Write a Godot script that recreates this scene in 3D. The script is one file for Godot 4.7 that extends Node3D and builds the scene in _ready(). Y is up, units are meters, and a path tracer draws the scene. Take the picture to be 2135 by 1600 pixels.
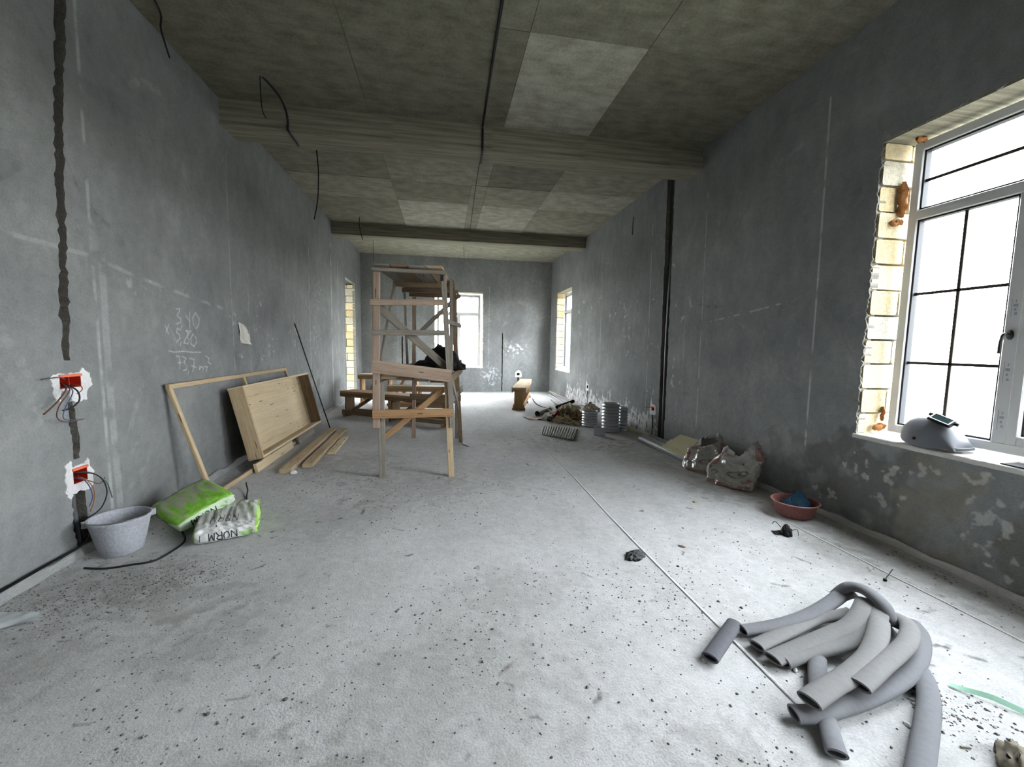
extends Node3D
# An unfinished house: a long bare room, walls of grey cement plaster, a concrete ceiling with two beams,
# daylight through three windows and a doorway. x runs from the left wall (0) to the right wall (5.5), d is the depth from the camera.

const RW := 5.5        # width of the room
const RH := 3.886      # height
const D0 := -1.12      # wall behind the camera
const D1 := 12.28      # far wall
const PL := 0.06       # thickness of the plaster coat

var M := {}            # materials
var used := {}
var rng := RandomNumberGenerator.new()
var uv2_k := Vector2.ONE   # UVs are metres; the second set maps them onto a surface's own large texture
var uv2_o := Vector2.ZERO


func V(x: float, y: float, d: float) -> Vector3:
	return Vector3(x, y, -d)


func _ready() -> void:
	setup_view()
	make_materials()
	build_shell()
	build_windows()
	build_left_side()
	build_scaffold()
	build_benches()
	build_right_side()
	build_foreground()
	build_ceiling_wires()
	build_crumbs()


# ------------------------------------------------------------------ camera, sky, exposure
func setup_view() -> void:
	var f := 861.264
	var pitch := 0.09072
	var yaw := 0.16424
	var roll := 0.01704
	var sy := sin(yaw)
	var cy := cos(yaw)
	var sp := sin(pitch)
	var cp := cos(pitch)
	var right := V(cy, 0, -sy)
	var up := V(sy * sp, cp, cy * sp)
	var fwd := V(sy * cp, -sp, cy * cp)
	var r := right * cos(roll) + up * sin(roll)
	var u := up * cos(roll) - right * sin(roll)
	var cam := Camera3D.new()
	cam.name = "camera"
	cam.fov = rad_to_deg(2.0 * atan(800.0 / f))
	cam.near = 0.05
	cam.far = 200.0
	cam.transform = Transform3D(Basis(r, u, -fwd), V(2.304, 1.382, 0.0))
	add_child(cam)
	cam.current = true
	var sky_mat := ProceduralSkyMaterial.new()
	sky_mat.sky_top_color = Color(0.915, 0.945, 0.98)
	sky_mat.sky_horizon_color = Color(0.99, 0.995, 1.0)
	sky_mat.sky_curve = 0.2
	sky_mat.ground_horizon_color = Color(0.62, 0.62, 0.60)
	sky_mat.ground_bottom_color = Color(0.5, 0.5, 0.48)
	sky_mat.energy_multiplier = 1.0
	var sky := Sky.new()
	sky.sky_material = sky_mat
	var env := Environment.new()
	env.background_mode = Environment.BG_SKY
	env.sky = sky
	env.background_energy_multiplier = 10.0
	env.tonemap_mode = Environment.TONE_MAPPER_LINEAR
	env.tonemap_exposure = 4.75
	env.sdfgi_enabled = true
	env.ssao_enabled = true
	env.ssil_enabled = true
	var we := WorldEnvironment.new()
	we.name = "world_environment"
	we.environment = env
	add_child(we)


# ------------------------------------------------------------------ naming and tagging
func numbered(called: String) -> String:
	if not used.has(called):
		used[called] = 0
		return called
	used[called] += 1
	return "%s_%03d" % [called, used[called]]


func tag(o: Node3D, label: String, category: String, group := "", kind := "") -> Node3D:
	if label != "":
		o.set_meta("label", label)
	if category != "":
		o.set_meta("category", category)
	if group != "":
		o.set_meta("group", group)
	if kind != "":
		o.set_meta("kind", kind)
	return o


func thing(called: String, label: String, category: String, at := Vector3.ZERO, group := "") -> Node3D:
	var o := Node3D.new()
	o.name = numbered(called)
	add_child(o)
	o.position = at
	return tag(o, label, category, group)


# A mesh in world coordinates, put under its thing (or at top level).
func put(st: SurfaceTool, called: String, m: Material, parent: Node3D = null, label := "") -> MeshInstance3D:
	st.generate_normals()
	var o := MeshInstance3D.new()
	o.mesh = st.commit()
	o.material_override = m
	o.cast_shadow = GeometryInstance3D.SHADOW_CASTING_SETTING_ON
	if parent == null:
		o.name = numbered(called)
		add_child(o)
	else:
		o.name = called
		parent.add_child(o, true)
		o.position = -world_of(parent)
	if label != "":
		o.set_meta("label", label)
	return o


func world_of(n: Node3D) -> Vector3:
	var p := Vector3.ZERO
	var k: Node = n
	while k != self and k is Node3D:
		p += (k as Node3D).position
		k = k.get_parent()
	return p


func struct(o: Node3D, label := "") -> Node3D:
	o.set_meta("kind", "structure")
	if label != "":
		o.set_meta("label", label)
	return o


# ------------------------------------------------------------------ mesh helpers
func mb(smooth := false) -> SurfaceTool:
	var st := SurfaceTool.new()
	st.begin(Mesh.PRIMITIVE_TRIANGLES)
	st.set_smooth_group(0 if smooth else -1)
	return st


func tri(st: SurfaceTool, a: Vector3, b: Vector3, c: Vector3, n: Vector3, ua := Vector2.ZERO, ub := Vector2.ZERO, uc := Vector2.ZERO) -> void:
	if (a - c).cross(a - b).dot(n) < 0.0:
		var t := b
		b = c
		c = t
		var tu := ub
		ub = uc
		uc = tu
	st.set_uv(ua); st.set_uv2(ua * uv2_k + uv2_o); st.add_vertex(a)
	st.set_uv(ub); st.set_uv2(ub * uv2_k + uv2_o); st.add_vertex(b)
	st.set_uv(uc); st.set_uv2(uc * uv2_k + uv2_o); st.add_vertex(c)


func quad(st: SurfaceTool, a: Vector3, b: Vector3, c: Vector3, d: Vector3, n: Vector3, uv := [Vector2(0, 0), Vector2(1, 0), Vector2(1, 1), Vector2(0, 1)]) -> void:
	tri(st, a, b, c, n, uv[0], uv[1], uv[2])
	tri(st, a, c, d, n, uv[0], uv[2], uv[3])


# Box between two corners, UVs in metres.
func box(st: SurfaceTool, lo: Vector3, hi: Vector3, off := Vector2.ZERO) -> void:
	var a := Vector3(minf(lo.x, hi.x), minf(lo.y, hi.y), minf(lo.z, hi.z))
	var b := Vector3(maxf(lo.x, hi.x), maxf(lo.y, hi.y), maxf(lo.z, hi.z))
	var s := b - a
	for ax in 3:
		for side in 2:
			var n := Vector3.ZERO
			n[ax] = 1.0 if side == 1 else -1.0
			var p := a
			p[ax] = b[ax] if side == 1 else a[ax]
			var i := (ax + 1) % 3
			var j := (ax + 2) % 3
			if j == 0 or (j == 2 and i == 1):
				var t := i
				i = j
				j = t
			var ei := Vector3.ZERO
			ei[i] = s[i]
			var ej := Vector3.ZERO
			ej[j] = s[j]
			quad(st, p, p + ei, p + ei + ej, p + ej, n, [off, off + Vector2(s[i], 0), off + Vector2(s[i], s[j]), off + Vector2(0, s[j])])


# A board or bar with chamfered edges from a to b; w along wdir, t across it.
func bar(st: SurfaceTool, a: Vector3, b: Vector3, w: float, t: float, wdir: Vector3, cut := 0.004, off := Vector2.ZERO) -> void:
	var ax := (b - a).normalized()
	var s := (wdir - ax * wdir.dot(ax)).normalized()
	var n := ax.cross(s)
	var length := a.distance_to(b)
	var hw := w * 0.5
	var ht := t * 0.5
	var c: float = minf(cut, minf(hw, ht) * 0.6)
	var ring := [Vector2(-hw + c, -ht), Vector2(hw - c, -ht), Vector2(hw, -ht + c), Vector2(hw, ht - c), Vector2(hw - c, ht), Vector2(-hw + c, ht), Vector2(-hw, ht - c), Vector2(-hw, -ht + c)]
	var run := 0.0
	for i in 8:
		var p: Vector2 = ring[i]
		var q: Vector2 = ring[(i + 1) % 8]
		var e: float = p.distance_to(q)
		var pa: Vector3 = s * p.x + n * p.y
		var qa: Vector3 = s * q.x + n * q.y
		quad(st, a + pa, b + pa, b + qa, a + qa, pa + qa, [off + Vector2(0, run), off + Vector2(length, run), off + Vector2(length, run + e), off + Vector2(0, run + e)])
		run += e
	for i in range(1, 7):
		var p0: Vector2 = ring[0]
		var p1: Vector2 = ring[i]
		var p2: Vector2 = ring[i + 1]
		for k in 2:
			var o: Vector3 = a if k == 0 else b
			tri(st, o + s * p0.x + n * p0.y, o + s * p1.x + n * p1.y, o + s * p2.x + n * p2.y, -ax if k == 0 else ax, off + Vector2(p0.x * 0.2, p0.y), off + Vector2(p1.x * 0.2, p1.y), off + Vector2(p2.x * 0.2, p2.y))


func board(parent: Node3D, called: String, a: Vector3, b: Vector3, w: float, t: float, wdir: Vector3, m: Material, label := "") -> MeshInstance3D:
	var st := mb()
	bar(st, a, b, w, t, wdir, 0.004, Vector2(rng.randf() * 7.0, rng.randf() * 3.0))
	return put(st, called, m, parent, label)


func smooth_path(pts: Array, per := 6) -> PackedVector3Array:
	var out := PackedVector3Array()
	for i in pts.size() - 1:
		var p0: Vector3 = pts[maxi(i - 1, 0)]
		var p1: Vector3 = pts[i]
		var p2: Vector3 = pts[i + 1]
		var p3: Vector3 = pts[mini(i + 2, pts.size() - 1)]
		for k in per:
			out.append(p1.cubic_interpolate(p2, p0, p3, float(k) / per))
	out.append(pts[pts.size() - 1])
	return out


# Round or oval tube along a path; hollow ends when wall > 0.
func tube(st: SurfaceTool, path: PackedVector3Array, hw: float, hh: float, sides := 8, wall := 0.0, up := Vector3.UP, squash := [], skin := 0) -> void:
	var rings := []
	var inner := []
	var n := path.size()
	var s_prev := Vector3.ZERO
	var length := 0.0
	var lens := []
	for i in n:
		var t: Vector3 = (path[mini(i + 1, n - 1)] - path[maxi(i - 1, 0)]).normalized()
		if i > 0:
			length += path[i].distance_to(path[i - 1])
		lens.append(length)
		var s := t.cross(up)
		if s_prev != Vector3.ZERO:
			s = s_prev - t * s_prev.dot(t)
			var want := t.cross(up)
			if want.length() > 0.4:
				s = s.normalized().lerp(want.normalized() * (1.0 if want.dot(s) > 0 else -1.0), 0.5)
		if s.length() < 0.01:
			s = t.cross(Vector3.RIGHT)
		s = s.normalized()
		s_prev = s
		var nn := s.cross(t)
		var kx := 1.0
		var ky := 1.0
		if squash.size() == 2:
			var q: float = float(i) / (n - 1)
			kx = lerpf(squash[0], squash[1], q)
			ky = 1.0 / kx
		var ring := PackedVector3Array()
		var inr := PackedVector3Array()
		for k in sides:
			var a := TAU * k / sides
			ring.append(path[i] + s * cos(a) * hw * kx + nn * sin(a) * hh * ky)
			if wall > 0.0:
				inr.append(path[i] + s * cos(a) * (hw * kx - wall) + nn * sin(a) * maxf(hh * ky - wall, hh * 0.25))
		rings.append(ring)
		inner.append(inr)
	for i in n - 1:
		for k in sides:
			var k2 := (k + 1) % sides
			var ctr: Vector3 = path[i]
			var a: Vector3 = rings[i][k]
			var b: Vector3 = rings[i + 1][k]
			var c: Vector3 = rings[i + 1][k2]
			var d: Vector3 = rings[i][k2]
			var u0 := float(k) / sides * 0.25
			var u1 := float(k + 1) / sides * 0.25
			if skin < 2:
				quad(st, a, b, c, d, (a + d) * 0.5 - ctr, [Vector2(lens[i], u0), Vector2(lens[i + 1], u0), Vector2(lens[i + 1], u1), Vector2(lens[i], u1)])
			if wall > 0.0 and skin != 1:
				a = inner[i][k]; b = inner[i + 1][k]; c = inner[i + 1][k2]; d = inner[i][k2]
				quad(st, a, b, c, d, ctr - (a + d) * 0.5, [Vector2(lens[i], u0), Vector2(lens[i + 1], u0), Vector2(lens[i + 1], u1), Vector2(lens[i], u1)])
	for e in (0 if skin == 2 else 2):
		var i := 0 if e == 0 else n - 1
		var out: Vector3 = (path[0] - path[1]) if e == 0 else (path[n - 1] - path[n - 2])
		for k in sides:
			var k2 := (k + 1) % sides
			if wall > 0.0:
				st.set_smooth_group(-1)
				quad(st, rings[i][k], rings[i][k2], inner[i][k2], inner[i][k], out)
				st.set_smooth_group(0)
			else:
				tri(st, path[i], rings[i][k], rings[i][k2], out)


func wire(parent: Node3D, called: String, pts: Array, r: float, m: Material, per := 5, sides := 6) -> MeshInstance3D:
	var st := mb(true)
	tube(st, smooth_path(pts, per), r, r, sides)
	return put(st, called, m, parent)


# Surface of revolution about a vertical axis; profile of (radius, height).
func lathe(st: SurfaceTool, at: Vector3, profile: Array, sides := 32, sx := 1.0, sz := 1.0) -> void:
	for i in profile.size() - 1:
		var p: Vector2 = profile[i]
		var q: Vector2 = profile[i + 1]
		var nr := Vector2(q.y - p.y, -(q.x - p.x))
		for k in sides:
			var a0 := TAU * k / sides
			var a1 := TAU * (k + 1) / sides
			var e0 := Vector3(cos(a0) * sx, 0, sin(a0) * sz)
			var e1 := Vector3(cos(a1) * sx, 0, sin(a1) * sz)
			var n := (e0 + e1).normalized() * nr.x + Vector3.UP * nr.y
			quad(st, at + e0 * p.x + Vector3.UP * p.y, at + e1 * p.x + Vector3.UP * p.y, at + e1 * q.x + Vector3.UP * q.y, at + e0 * q.x + Vector3.UP * q.y, n, [Vector2(a0 / TAU, p.y * 3), Vector2(a1 / TAU, p.y * 3), Vector2(a1 / TAU, q.y * 3), Vector2(a0 / TAU, q.y * 3)])


# A sheet or lump given as a grid of points.
func grid(st: SurfaceTool, pts: Array, nu: int, nv: int, side: Vector3, uvs := []) -> void:
	for i in nu - 1:
		for j in nv - 1:
			var a := i * nv + j
			var b := (i + 1) * nv + j
			var ids := [a, b, b + 1, a + 1]
			var uv := []
			for k in ids:
				if uvs.is_empty():
					uv.append(Vector2(float(k / nv) / (nu - 1), float(k % nv) / (nv - 1)))
				else:
					uv.append(uvs[k])
			var n := side
			if side == Vector3.ZERO:
				n = (pts[a] - pts[b + 1]).cross(pts[a] - pts[b])
			tri(st, pts[ids[0]], pts[ids[1]], pts[ids[2]], n, uv[0], uv[1], uv[2])
			tri(st, pts[ids[0]], pts[ids[2]], pts[ids[3]], n, uv[0], uv[2], uv[3])


func rag(poly: Array, step: float, amp: float, sd: int) -> PackedVector2Array:
	var nz := FastNoiseLite.new()
	nz.seed = sd
	nz.frequency = 18.0
	nz.fractal_octaves = 4
	var out := PackedVector2Array()
	for i in poly.size():
		var a: Vector2 = poly[i]
		var b: Vector2 = poly[(i + 1) % poly.size()]
		var e := b - a
		var k := maxi(1, int(e.length() / step))
		var n := Vector2(-e.y, e.x).normalized()
		for j in k:
			var p := a + e * (float(j) / k)
			out.append(p + n * nz.get_noise_2d(p.x * 1.3 + sd, p.y * 1.3) * amp * 2.2)
	return out


func rect2(x0: float, y0: float, x1: float, y1: float) -> Array:
	return [Vector2(x0, y0), Vector2(x1, y0), Vector2(x1, y1), Vector2(x0, y1)]


# ------------------------------------------------------------------ textures
func noise_bytes(w: int, h: int, freq: float, sd: int, oct := 4, sx := 1, sy := 1, seamless := false) -> PackedByteArray:
	var nz := FastNoiseLite.new()
	nz.noise_type = FastNoiseLite.TYPE_SIMPLEX_SMOOTH
	nz.seed = sd
	nz.frequency = freq
	nz.fractal_octaves = oct
	var im: Image
	if seamless:
		im = nz.get_seamless_image(w / sx, h / sy)
	else:
		im = nz.get_image(w / sx, h / sy)
	if sx > 1 or sy > 1:
		im.resize(w, h, Image.INTERPOLATE_CUBIC)
	im.convert(Image.FORMAT_L8)
	return im.get_data()


func ramp(cols: Array) -> Array:
	var r := PackedByteArray(); var g := PackedByteArray(); var b := PackedByteArray()
	for i in 256:
		var t := i / 255.0 * (cols.size() - 1)
		var k := mini(int(t), cols.size() - 2)
		var c: Color = (cols[k] as Color).lerp(cols[k + 1], t - k)
		r.append(c.r8); g.append(c.g8); b.append(c.b8)
	return [r, g, b]


# Mixes three noises through a colour ramp.
func mix_noise(n: Array, weight: Array, cols: Array) -> PackedByteArray:
	var a: PackedByteArray = n[0]; var b: PackedByteArray = n[1]; var c: PackedByteArray = n[2]
	var wa: int = weight[0]; var wb: int = weight[1]; var wc: int = weight[2]
	var sum := wa + wb + wc
	var rm := ramp(cols)
	var lr: PackedByteArray = rm[0]; var lg: PackedByteArray = rm[1]; var lb: PackedByteArray = rm[2]
	var buf := PackedByteArray()
	buf.resize(a.size() * 3)
	var o := 0
	for i in a.size():
		var k := (a[i] * wa + b[i] * wb + c[i] * wc) / sum
		buf[o] = lr[k]
		buf[o + 1] = lg[k]
		buf[o + 2] = lb[k]
		o += 3
	return buf


func to_tex(buf: PackedByteArray, w: int, h: int, fmt := Image.FORMAT_RGB8) -> ImageTexture:
	return ImageTexture.create_from_image(Image.create_from_data(w, h, false, fmt, buf))


# Lays a colour where a noise passes a threshold, inside an ellipse (pixels); edges stay crisp, as flaking salts and stains have them.
func flakes(buf: PackedByteArray, w: int, h: int, c: Vector2, r: Vector2, nz: PackedByteArray, thr: float, soft: float, col: Color, alpha: float) -> void:
	for y in range(maxi(0, int(c.y - r.y)), mini(h, int(c.y + r.y))):
		for x in range(maxi(0, int(c.x - r.x)), mini(w, int(c.x + r.x))):
			var q := Vector2((x - c.x) / r.x, (y - c.y) / r.y).length()
			if q >= 1.0:
				continue
			var t := clampf((nz[y * w + x] - thr - 110.0 * q * q) / soft, 0.0, 1.0) * alpha
			if t > 0.0:
				var o := (y * w + x) * 3
				buf[o] = int(lerpf(buf[o], col.r8, t))
				buf[o + 1] = int(lerpf(buf[o + 1], col.g8, t))
				buf[o + 2] = int(lerpf(buf[o + 2], col.b8, t))


# A stroke of chalk, trowel or print.
func stroke(buf: PackedByteArray, w: int, h: int, pts: Array, half: float, col: Color, alpha: float, nz := PackedByteArray(), thr := 0.0) -> void:
	for i in pts.size() - 1:
		var a: Vector2 = pts[i]
		var b: Vector2 = pts[i + 1]
		for y in range(maxi(0, int(minf(a.y, b.y) - half - 1)), mini(h, int(maxf(a.y, b.y) + half + 2))):
			for x in range(maxi(0, int(minf(a.x, b.x) - half - 1)), mini(w, int(maxf(a.x, b.x) + half + 2))):
				var p := Vector2(x + 0.5, y + 0.5)
				var d := p.distance_to(Geometry2D.get_closest_point_to_segment(p, a, b))
				var t := clampf(half - d + 0.5, 0.0, 1.0) * alpha
				if nz.size() and t > 0.0:
					t *= clampf((nz[y * w + x] - thr) / 60.0, 0.0, 1.0)
				if t > 0.0:
					var o := (y * w + x) * 3
					buf[o] = int(lerpf(buf[o], col.r8, t))
					buf[o + 1] = int(lerpf(buf[o + 1], col.g8, t))
					buf[o + 2] = int(lerpf(buf[o + 2], col.b8, t))


func mat(col: Color, rough := 0.9, metal := 0.0) -> StandardMaterial3D:
	var m := StandardMaterial3D.new()
	m.albedo_color = col
	m.roughness = rough
	m.metallic = metal
	m.metallic_specular = 0.35
	return m


func tri_mat(tex: Texture2D, scale: float, col := Color.WHITE, rough := 0.9, bump: Texture2D = null, bs := 0.0) -> StandardMaterial3D:
	var m := mat(col, rough)
	m.albedo_texture = tex
	m.uv1_triplanar = true
	m.uv1_scale = Vector3.ONE * scale
	if bump:
		m.heightmap_enabled = true
		m.heightmap_texture = bump
		m.heightmap_scale = bs
	return m


func surface_mat(fine: Texture2D, bump: Texture2D, tile: float, bs: float, large: Texture2D, rough := 0.95) -> StandardMaterial3D:
	var m := mat(Color.WHITE, rough)
	m.metallic_specular = 0.25
	m.albedo_texture = fine
	m.uv1_scale = Vector3(1.0 / tile, 1.0 / tile, 1)
	m.heightmap_enabled = true
	m.heightmap_texture = bump
	m.heightmap_scale = bs
	m.detail_enabled = true
	m.detail_albedo = large
	m.detail_blend_mode = BaseMaterial3D.BLEND_MODE_MUL
	m.detail_uv_layer = BaseMaterial3D.DETAIL_UV_2
	return m


const TW := 2048
const TH := 592


# one cement plaster on every wall of the room
const PLASTER := [Color(0.43, 0.442, 0.44), Color(0.522, 0.534, 0.532), Color(0.582, 0.592, 0.589), Color(0.69, 0.697, 0.693)]


func wp(d: float, y: float) -> Vector2:   # a point of a side wall in texture pixels
	return Vector2((d - D0) / (D1 - D0) * TW, (1.0 - y / RH) * TH)


func wall_buffer(sd: int, cols: Array) -> Array:
	var a := noise_bytes(TW, TH, 0.004, sd, 5)
	var b := noise_bytes(TW, TH, 0.03, sd + 1, 4, 1, 2)
	var c := noise_bytes(TW, TH, 0.012, sd + 2, 4, 4, 1)
	return [mix_noise([a, b, c], [5, 3, 2], cols), noise_bytes(TW, TH, 0.05, sd + 3, 3), noise_bytes(TW, TH, 0.022, sd + 4, 4)]


# Trowel arcs and smears: short faint curved strokes of paler or darker cement.
func trowel(buf: PackedByteArray, w: int, h: int, count: int, sd: int, nz: PackedByteArray) -> void:
	var r := RandomNumberGenerator.new()
	r.seed = sd
	for i in count:
		var p := Vector2(r.randf() * w, r.randf() * h)
		var ang := r.randf_range(-0.9, 0.9) + (PI / 2 if r.randf() < 0.45 else 0.0)
		var bend := r.randf_range(-0.25, 0.25)
		var pts := [p]
		for k in 5:
			p += Vector2(cos(ang), sin(ang)) * r.randf_range(7, 24)
			ang += bend
			pts.append(p)
		var pale := r.randf() < 0.62
		stroke(buf, w, h, pts, r.randf_range(0.6, 4.5), Color(0.74, 0.75, 0.74) if pale else Color(0.38, 0.39, 0.38), r.randf_range(0.05, 0.2), nz, r.randf_range(70, 140))


func make_materials() -> void:
	rng.seed = 7
	var S := 512
	# fine cement grain: albedo near white, with dark grains; its own relief
	var g1 := noise_bytes(S, S, 0.09, 11, 4, 1, 1, true)
	var g2 := noise_bytes(S, S, 0.35, 12, 2, 1, 1, true)
	var g3 := noise_bytes(S, S, 0.02, 13, 3, 1, 1, true)
	var fine := to_tex(mix_noise([g1, g2, g3], [4, 5, 3], [Color(0.66, 0.66, 0.66), Color(0.86, 0.86, 0.86), Color(0.94, 0.94, 0.94), Color(1, 1, 1)]), S, S)
	var hb := PackedByteArray()
	hb.resize(S * S)
	for i in S * S:
		hb[i] = (g1[i] * 5 + g2[i] * 3 + g3[i] * 6) / 14
	var relief := to_tex(hb, S, S, Image.FORMAT_L8)
	M.relief = relief
	M.fine = fine

	# left wall
	var wl := wall_buffer(101, PLASTER)
	var buf: PackedByteArray = wl[0]
	trowel(buf, TW, TH, 260, 5, wl[1])
	var pale := Color(0.86, 0.88, 0.88)
	for l in [[3.23, 3.6, 0.1, 2.0, 0.4], [3.30, 2.0, 0.2, 4.5, 0.25], [5.05, 3.3, 1.0, 1.2, 0.3], [5.45, 2.2, 0.9, 1.0, 0.35], [7.76, 3.2, 0.15, 1.5, 0.45], [9.2, 3.4, 0.2, 6.0, 0.4], [9.75, 3.3, 0.2, 2.5, 0.4], [10.2, 3.0, 0.3, 1.5, 0.4], [11.75, 3.2, 0.1, 3.0, 0.45]]:
		stroke(buf, TW, TH, [wp(l[0], l[1]), wp(l[0] - 0.01, lerpf(l[1], l[2], 0.5)), wp(l[0] + 0.01, l[2])], l[3], pale, l[4], wl[2], 70.0)
	stroke(buf, TW, TH, [wp(2.5, 1.94), wp(3.2, 1.93), wp(3.6, 1.86), wp(4.3, 1.78), wp(4.9, 1.72)], 2.2, pale, 0.3, wl[2], 90.0)
	for f in [[5.1, 1.6, 0.25, 0.35], [5.2, 1.25, 0.18, 0.2], [5.7, 1.7, 0.3, 0.4], [6.0, 1.3, 0.5, 0.4], [7.0, 1.5, 0.5, 0.5], [8.0, 1.4, 0.6, 0.5], [3.6, 1.8, 0.5, 0.14], [8.4, 2.2, 0.7, 0.5]]:
		flakes(buf, TW, TH, wp(f[0], f[1]), Vector2(f[2], f[3]) * 152.0, wl[1], 150.0, 40.0, pale, 0.4)
	flakes(buf, TW, TH, wp(7.9, 0.55), Vector2(0.7, 0.5) * 152.0, wl[2], 80.0, 70.0, Color(0.40, 0.41, 0.40), 0.55)
	chalk(buf, wl[1])
	M.wall_left = surface_mat(fine, relief, 0.9, 0.5, to_tex(buf, TW, TH))

	# right wall
	wl = wall_buffer(201, PLASTER)
	buf = wl[0]
	trowel(buf, TW, TH, 260, 6, wl[1])
	pale = Color(0.88, 0.88, 0.87)
	for l in [[3.17, 3.5, 0.5, 1.3, 0.6], [4.79, 3.3, 0.4, 1.0, 0.55], [5.15, 2.4, 0.4, 0.8, 0.3], [6.15, 3.3, 0.15, 1.0, 0.65], [8.2, 3.3, 0.2, 1.4, 0.5], [8.9, 3.0, 0.3, 1.0, 0.35], [9.6, 3.2, 0.3, 1.0, 0.35]]:
		stroke(buf, TW, TH, [wp(l[0] + 0.02, l[1]), wp(l[0], lerpf(l[1], l[2], 0.5)), wp(l[0] - 0.01, l[2])], l[3], pale, l[4], wl[2], 60.0)
	stroke(buf, TW, TH, [wp(4.6, 1.72), wp(4.2, 1.76), wp(3.9, 1.79), wp(3.4, 1.85)], 1.3, pale, 0.5, wl[1], 100.0)
	# damp, darker cement round the window foot, and salts flaking on it
	flakes(buf, TW, TH, wp(2.55, 0.35), Vector2(0.75, 0.5) * 152.0, wl[2], 40.0, 60.0, Color(0.40, 0.40, 0.385), 0.65)
	flakes(buf, TW, TH, wp(2.12, 0.36), Vector2(0.32, 0.5) * 152.0, wl[2], 40.0, 70.0, Color(0.62, 0.605, 0.55), 0.6)
	flakes(buf, TW, TH, wp(1.6, 0.3), Vector2(0.4, 0.5) * 152.0, wl[2], 70.0, 60.0, Color(0.44, 0.43, 0.40), 0.55)
	flakes(buf, TW, TH, wp(3.35, 0.3), Vector2(0.4, 0.4) * 152.0, wl[2], 50.0, 60.0, Color(0.44, 0.44, 0.43), 0.4)
	for f in [[2.65, 0.50, 0.28, 0.24], [2.45, 0.42, 0.2, 0.3], [2.25, 0.6, 0.3, 0.1], [1.85, 0.38, 0.28, 0.36], [1.7, 0.2, 0.25, 0.2], [1.95, 0.62, 0.2, 0.09], [2.9, 0.18, 0.25, 0.14], [1.5, 0.5, 0.25, 0.3]]:
		flakes(buf, TW, TH, wp(f[0], f[1]), Vector2(f[2], f[3]) * 152.0, wl[1], 138.0, 22.0, Color(0.84, 0.835, 0.81), 0.62)
	# salts creeping up the foot of the wall further back
	var sal := noise_bytes(TW, TH, 0.06, 77, 4, 1, 2)
	for k in 60:
		var d := 5.85 + k * 0.077
		var hh := 0.34 + 0.16 * sin(k * 0.9) * sin(k * 0.37) + (0.08 if d > 7.5 else 0.0)
		flakes(buf, TW, TH, wp(d, 0.06), Vector2(0.20, hh) * 152.0, sal, 78.0, 34.0, Color(0.90, 0.90, 0.90), 0.55)
		flakes(buf, TW, TH, wp(d, 0.16 + 0.1 * sin(k * 2.1)), Vector2(0.12, 0.22) * 152.0, wl[1], 104.0, 18.0, Color(0.94, 0.94, 0.94), 0.6)
	for k in 46:
		flakes(buf, TW, TH, wp(rng.randf_range(4.9, 9.8), rng.randf_range(0.4, 2.6)), Vector2(rng.randf_range(0.06, 0.2), rng.randf_range(0.1, 0.35)) * 152.0, wl[1], 148.0, 25.0, pale, 0.45)
	M.wall_right = surface_mat(fine, relief, 0.9, 0.5, to_tex(buf, TW, TH))

	# far wall
	var a := noise_bytes(840, TH, 0.008, 301, 5)
	var b := noise_bytes(840, TH, 0.05, 302, 4)
	var c := noise_bytes(840, TH, 0.02, 303, 4, 1, 4)
	buf = mix_noise([a, b, c], [4, 3, 3], PLASTER)
	trowel(buf, 840, TH, 90, 8, b)
	var fw := func(x: float, y: float) -> Vector2: return Vector2(x / RW * 840.0, (1.0 - y / RH) * TH)
	flakes(buf, 840, TH, fw.call(4.47, 2.02), Vector2(0.5, 0.62) * 152.0, a, 0.0, 140.0, Color(0.45, 0.46, 0.46), 0.8)
	flakes(buf, 840, TH, fw.call(4.0, 1.85), Vector2(0.35, 0.3) * 152.0, a, 10.0, 140.0, Color(0.46, 0.47, 0.475), 0.6)
	flakes(buf, 840, TH, fw.call(4.4, 1.3), Vector2(0.6, 0.3) * 152.0, b, 130.0, 30.0, Color(0.86, 0.88, 0.9), 0.7)
	flakes(buf, 840, TH, fw.call(3.7, 0.5), Vector2(0.5, 0.4) * 152.0, b, 120.0, 30.0, Color(0.86, 0.88, 0.9), 0.6)
	flakes(buf, 840, TH, fw.call(5.25, 1.2), Vector2(0.22, 1.2) * 152.0, c, 60.0, 60.0, Color(0.47, 0.48, 0.48), 0.55)
	for l in [[3.62, 3.1, 0.2, 1.6], [1.0, 3.0, 0.3, 1.0]]:
		stroke(buf, 840, TH, [fw.call(l[0], l[1]), fw.call(l[0], l[2])], l[3], Color(0.84, 0.86, 0.88), 0.4, b, 70.0)
	M.wall_far = surface_mat(fine, relief, 0.9, 0.5, to_tex(buf, 840, TH))
	M.wall_plain = tri_mat(fine, 1.1, Color(0.60, 0.61, 0.605), 0.95, relief, 0.5)
	M.raw = tri_mat(fine, 2.2, Color(0.30, 0.295, 0.28), 1.0, relief, 1.5)   # the rough back and sides of a chase

	# floor: dusty screed with scuffs, damp patches and trodden dirt
	var FH := 840
	a = noise_bytes(TW, FH, 0.006, 401, 5)
	b = noise_bytes(TW, FH, 0.045, 402, 4)
	c = noise_bytes(TW, FH, 0.02, 403, 4, 3, 1)
	buf = mix_noise([a, b, c], [4, 4, 3], [Color(0.66, 0.66, 0.645), Color(0.78, 0.78, 0.77), Color(0.835, 0.835, 0.83), Color(0.88, 0.88, 0.88)])
	var fp := func(x: float, d: float) -> Vector2: return Vector2((d - D0) / (D1 - D0) * TW, (1.0 - x / RW) * FH)
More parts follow.
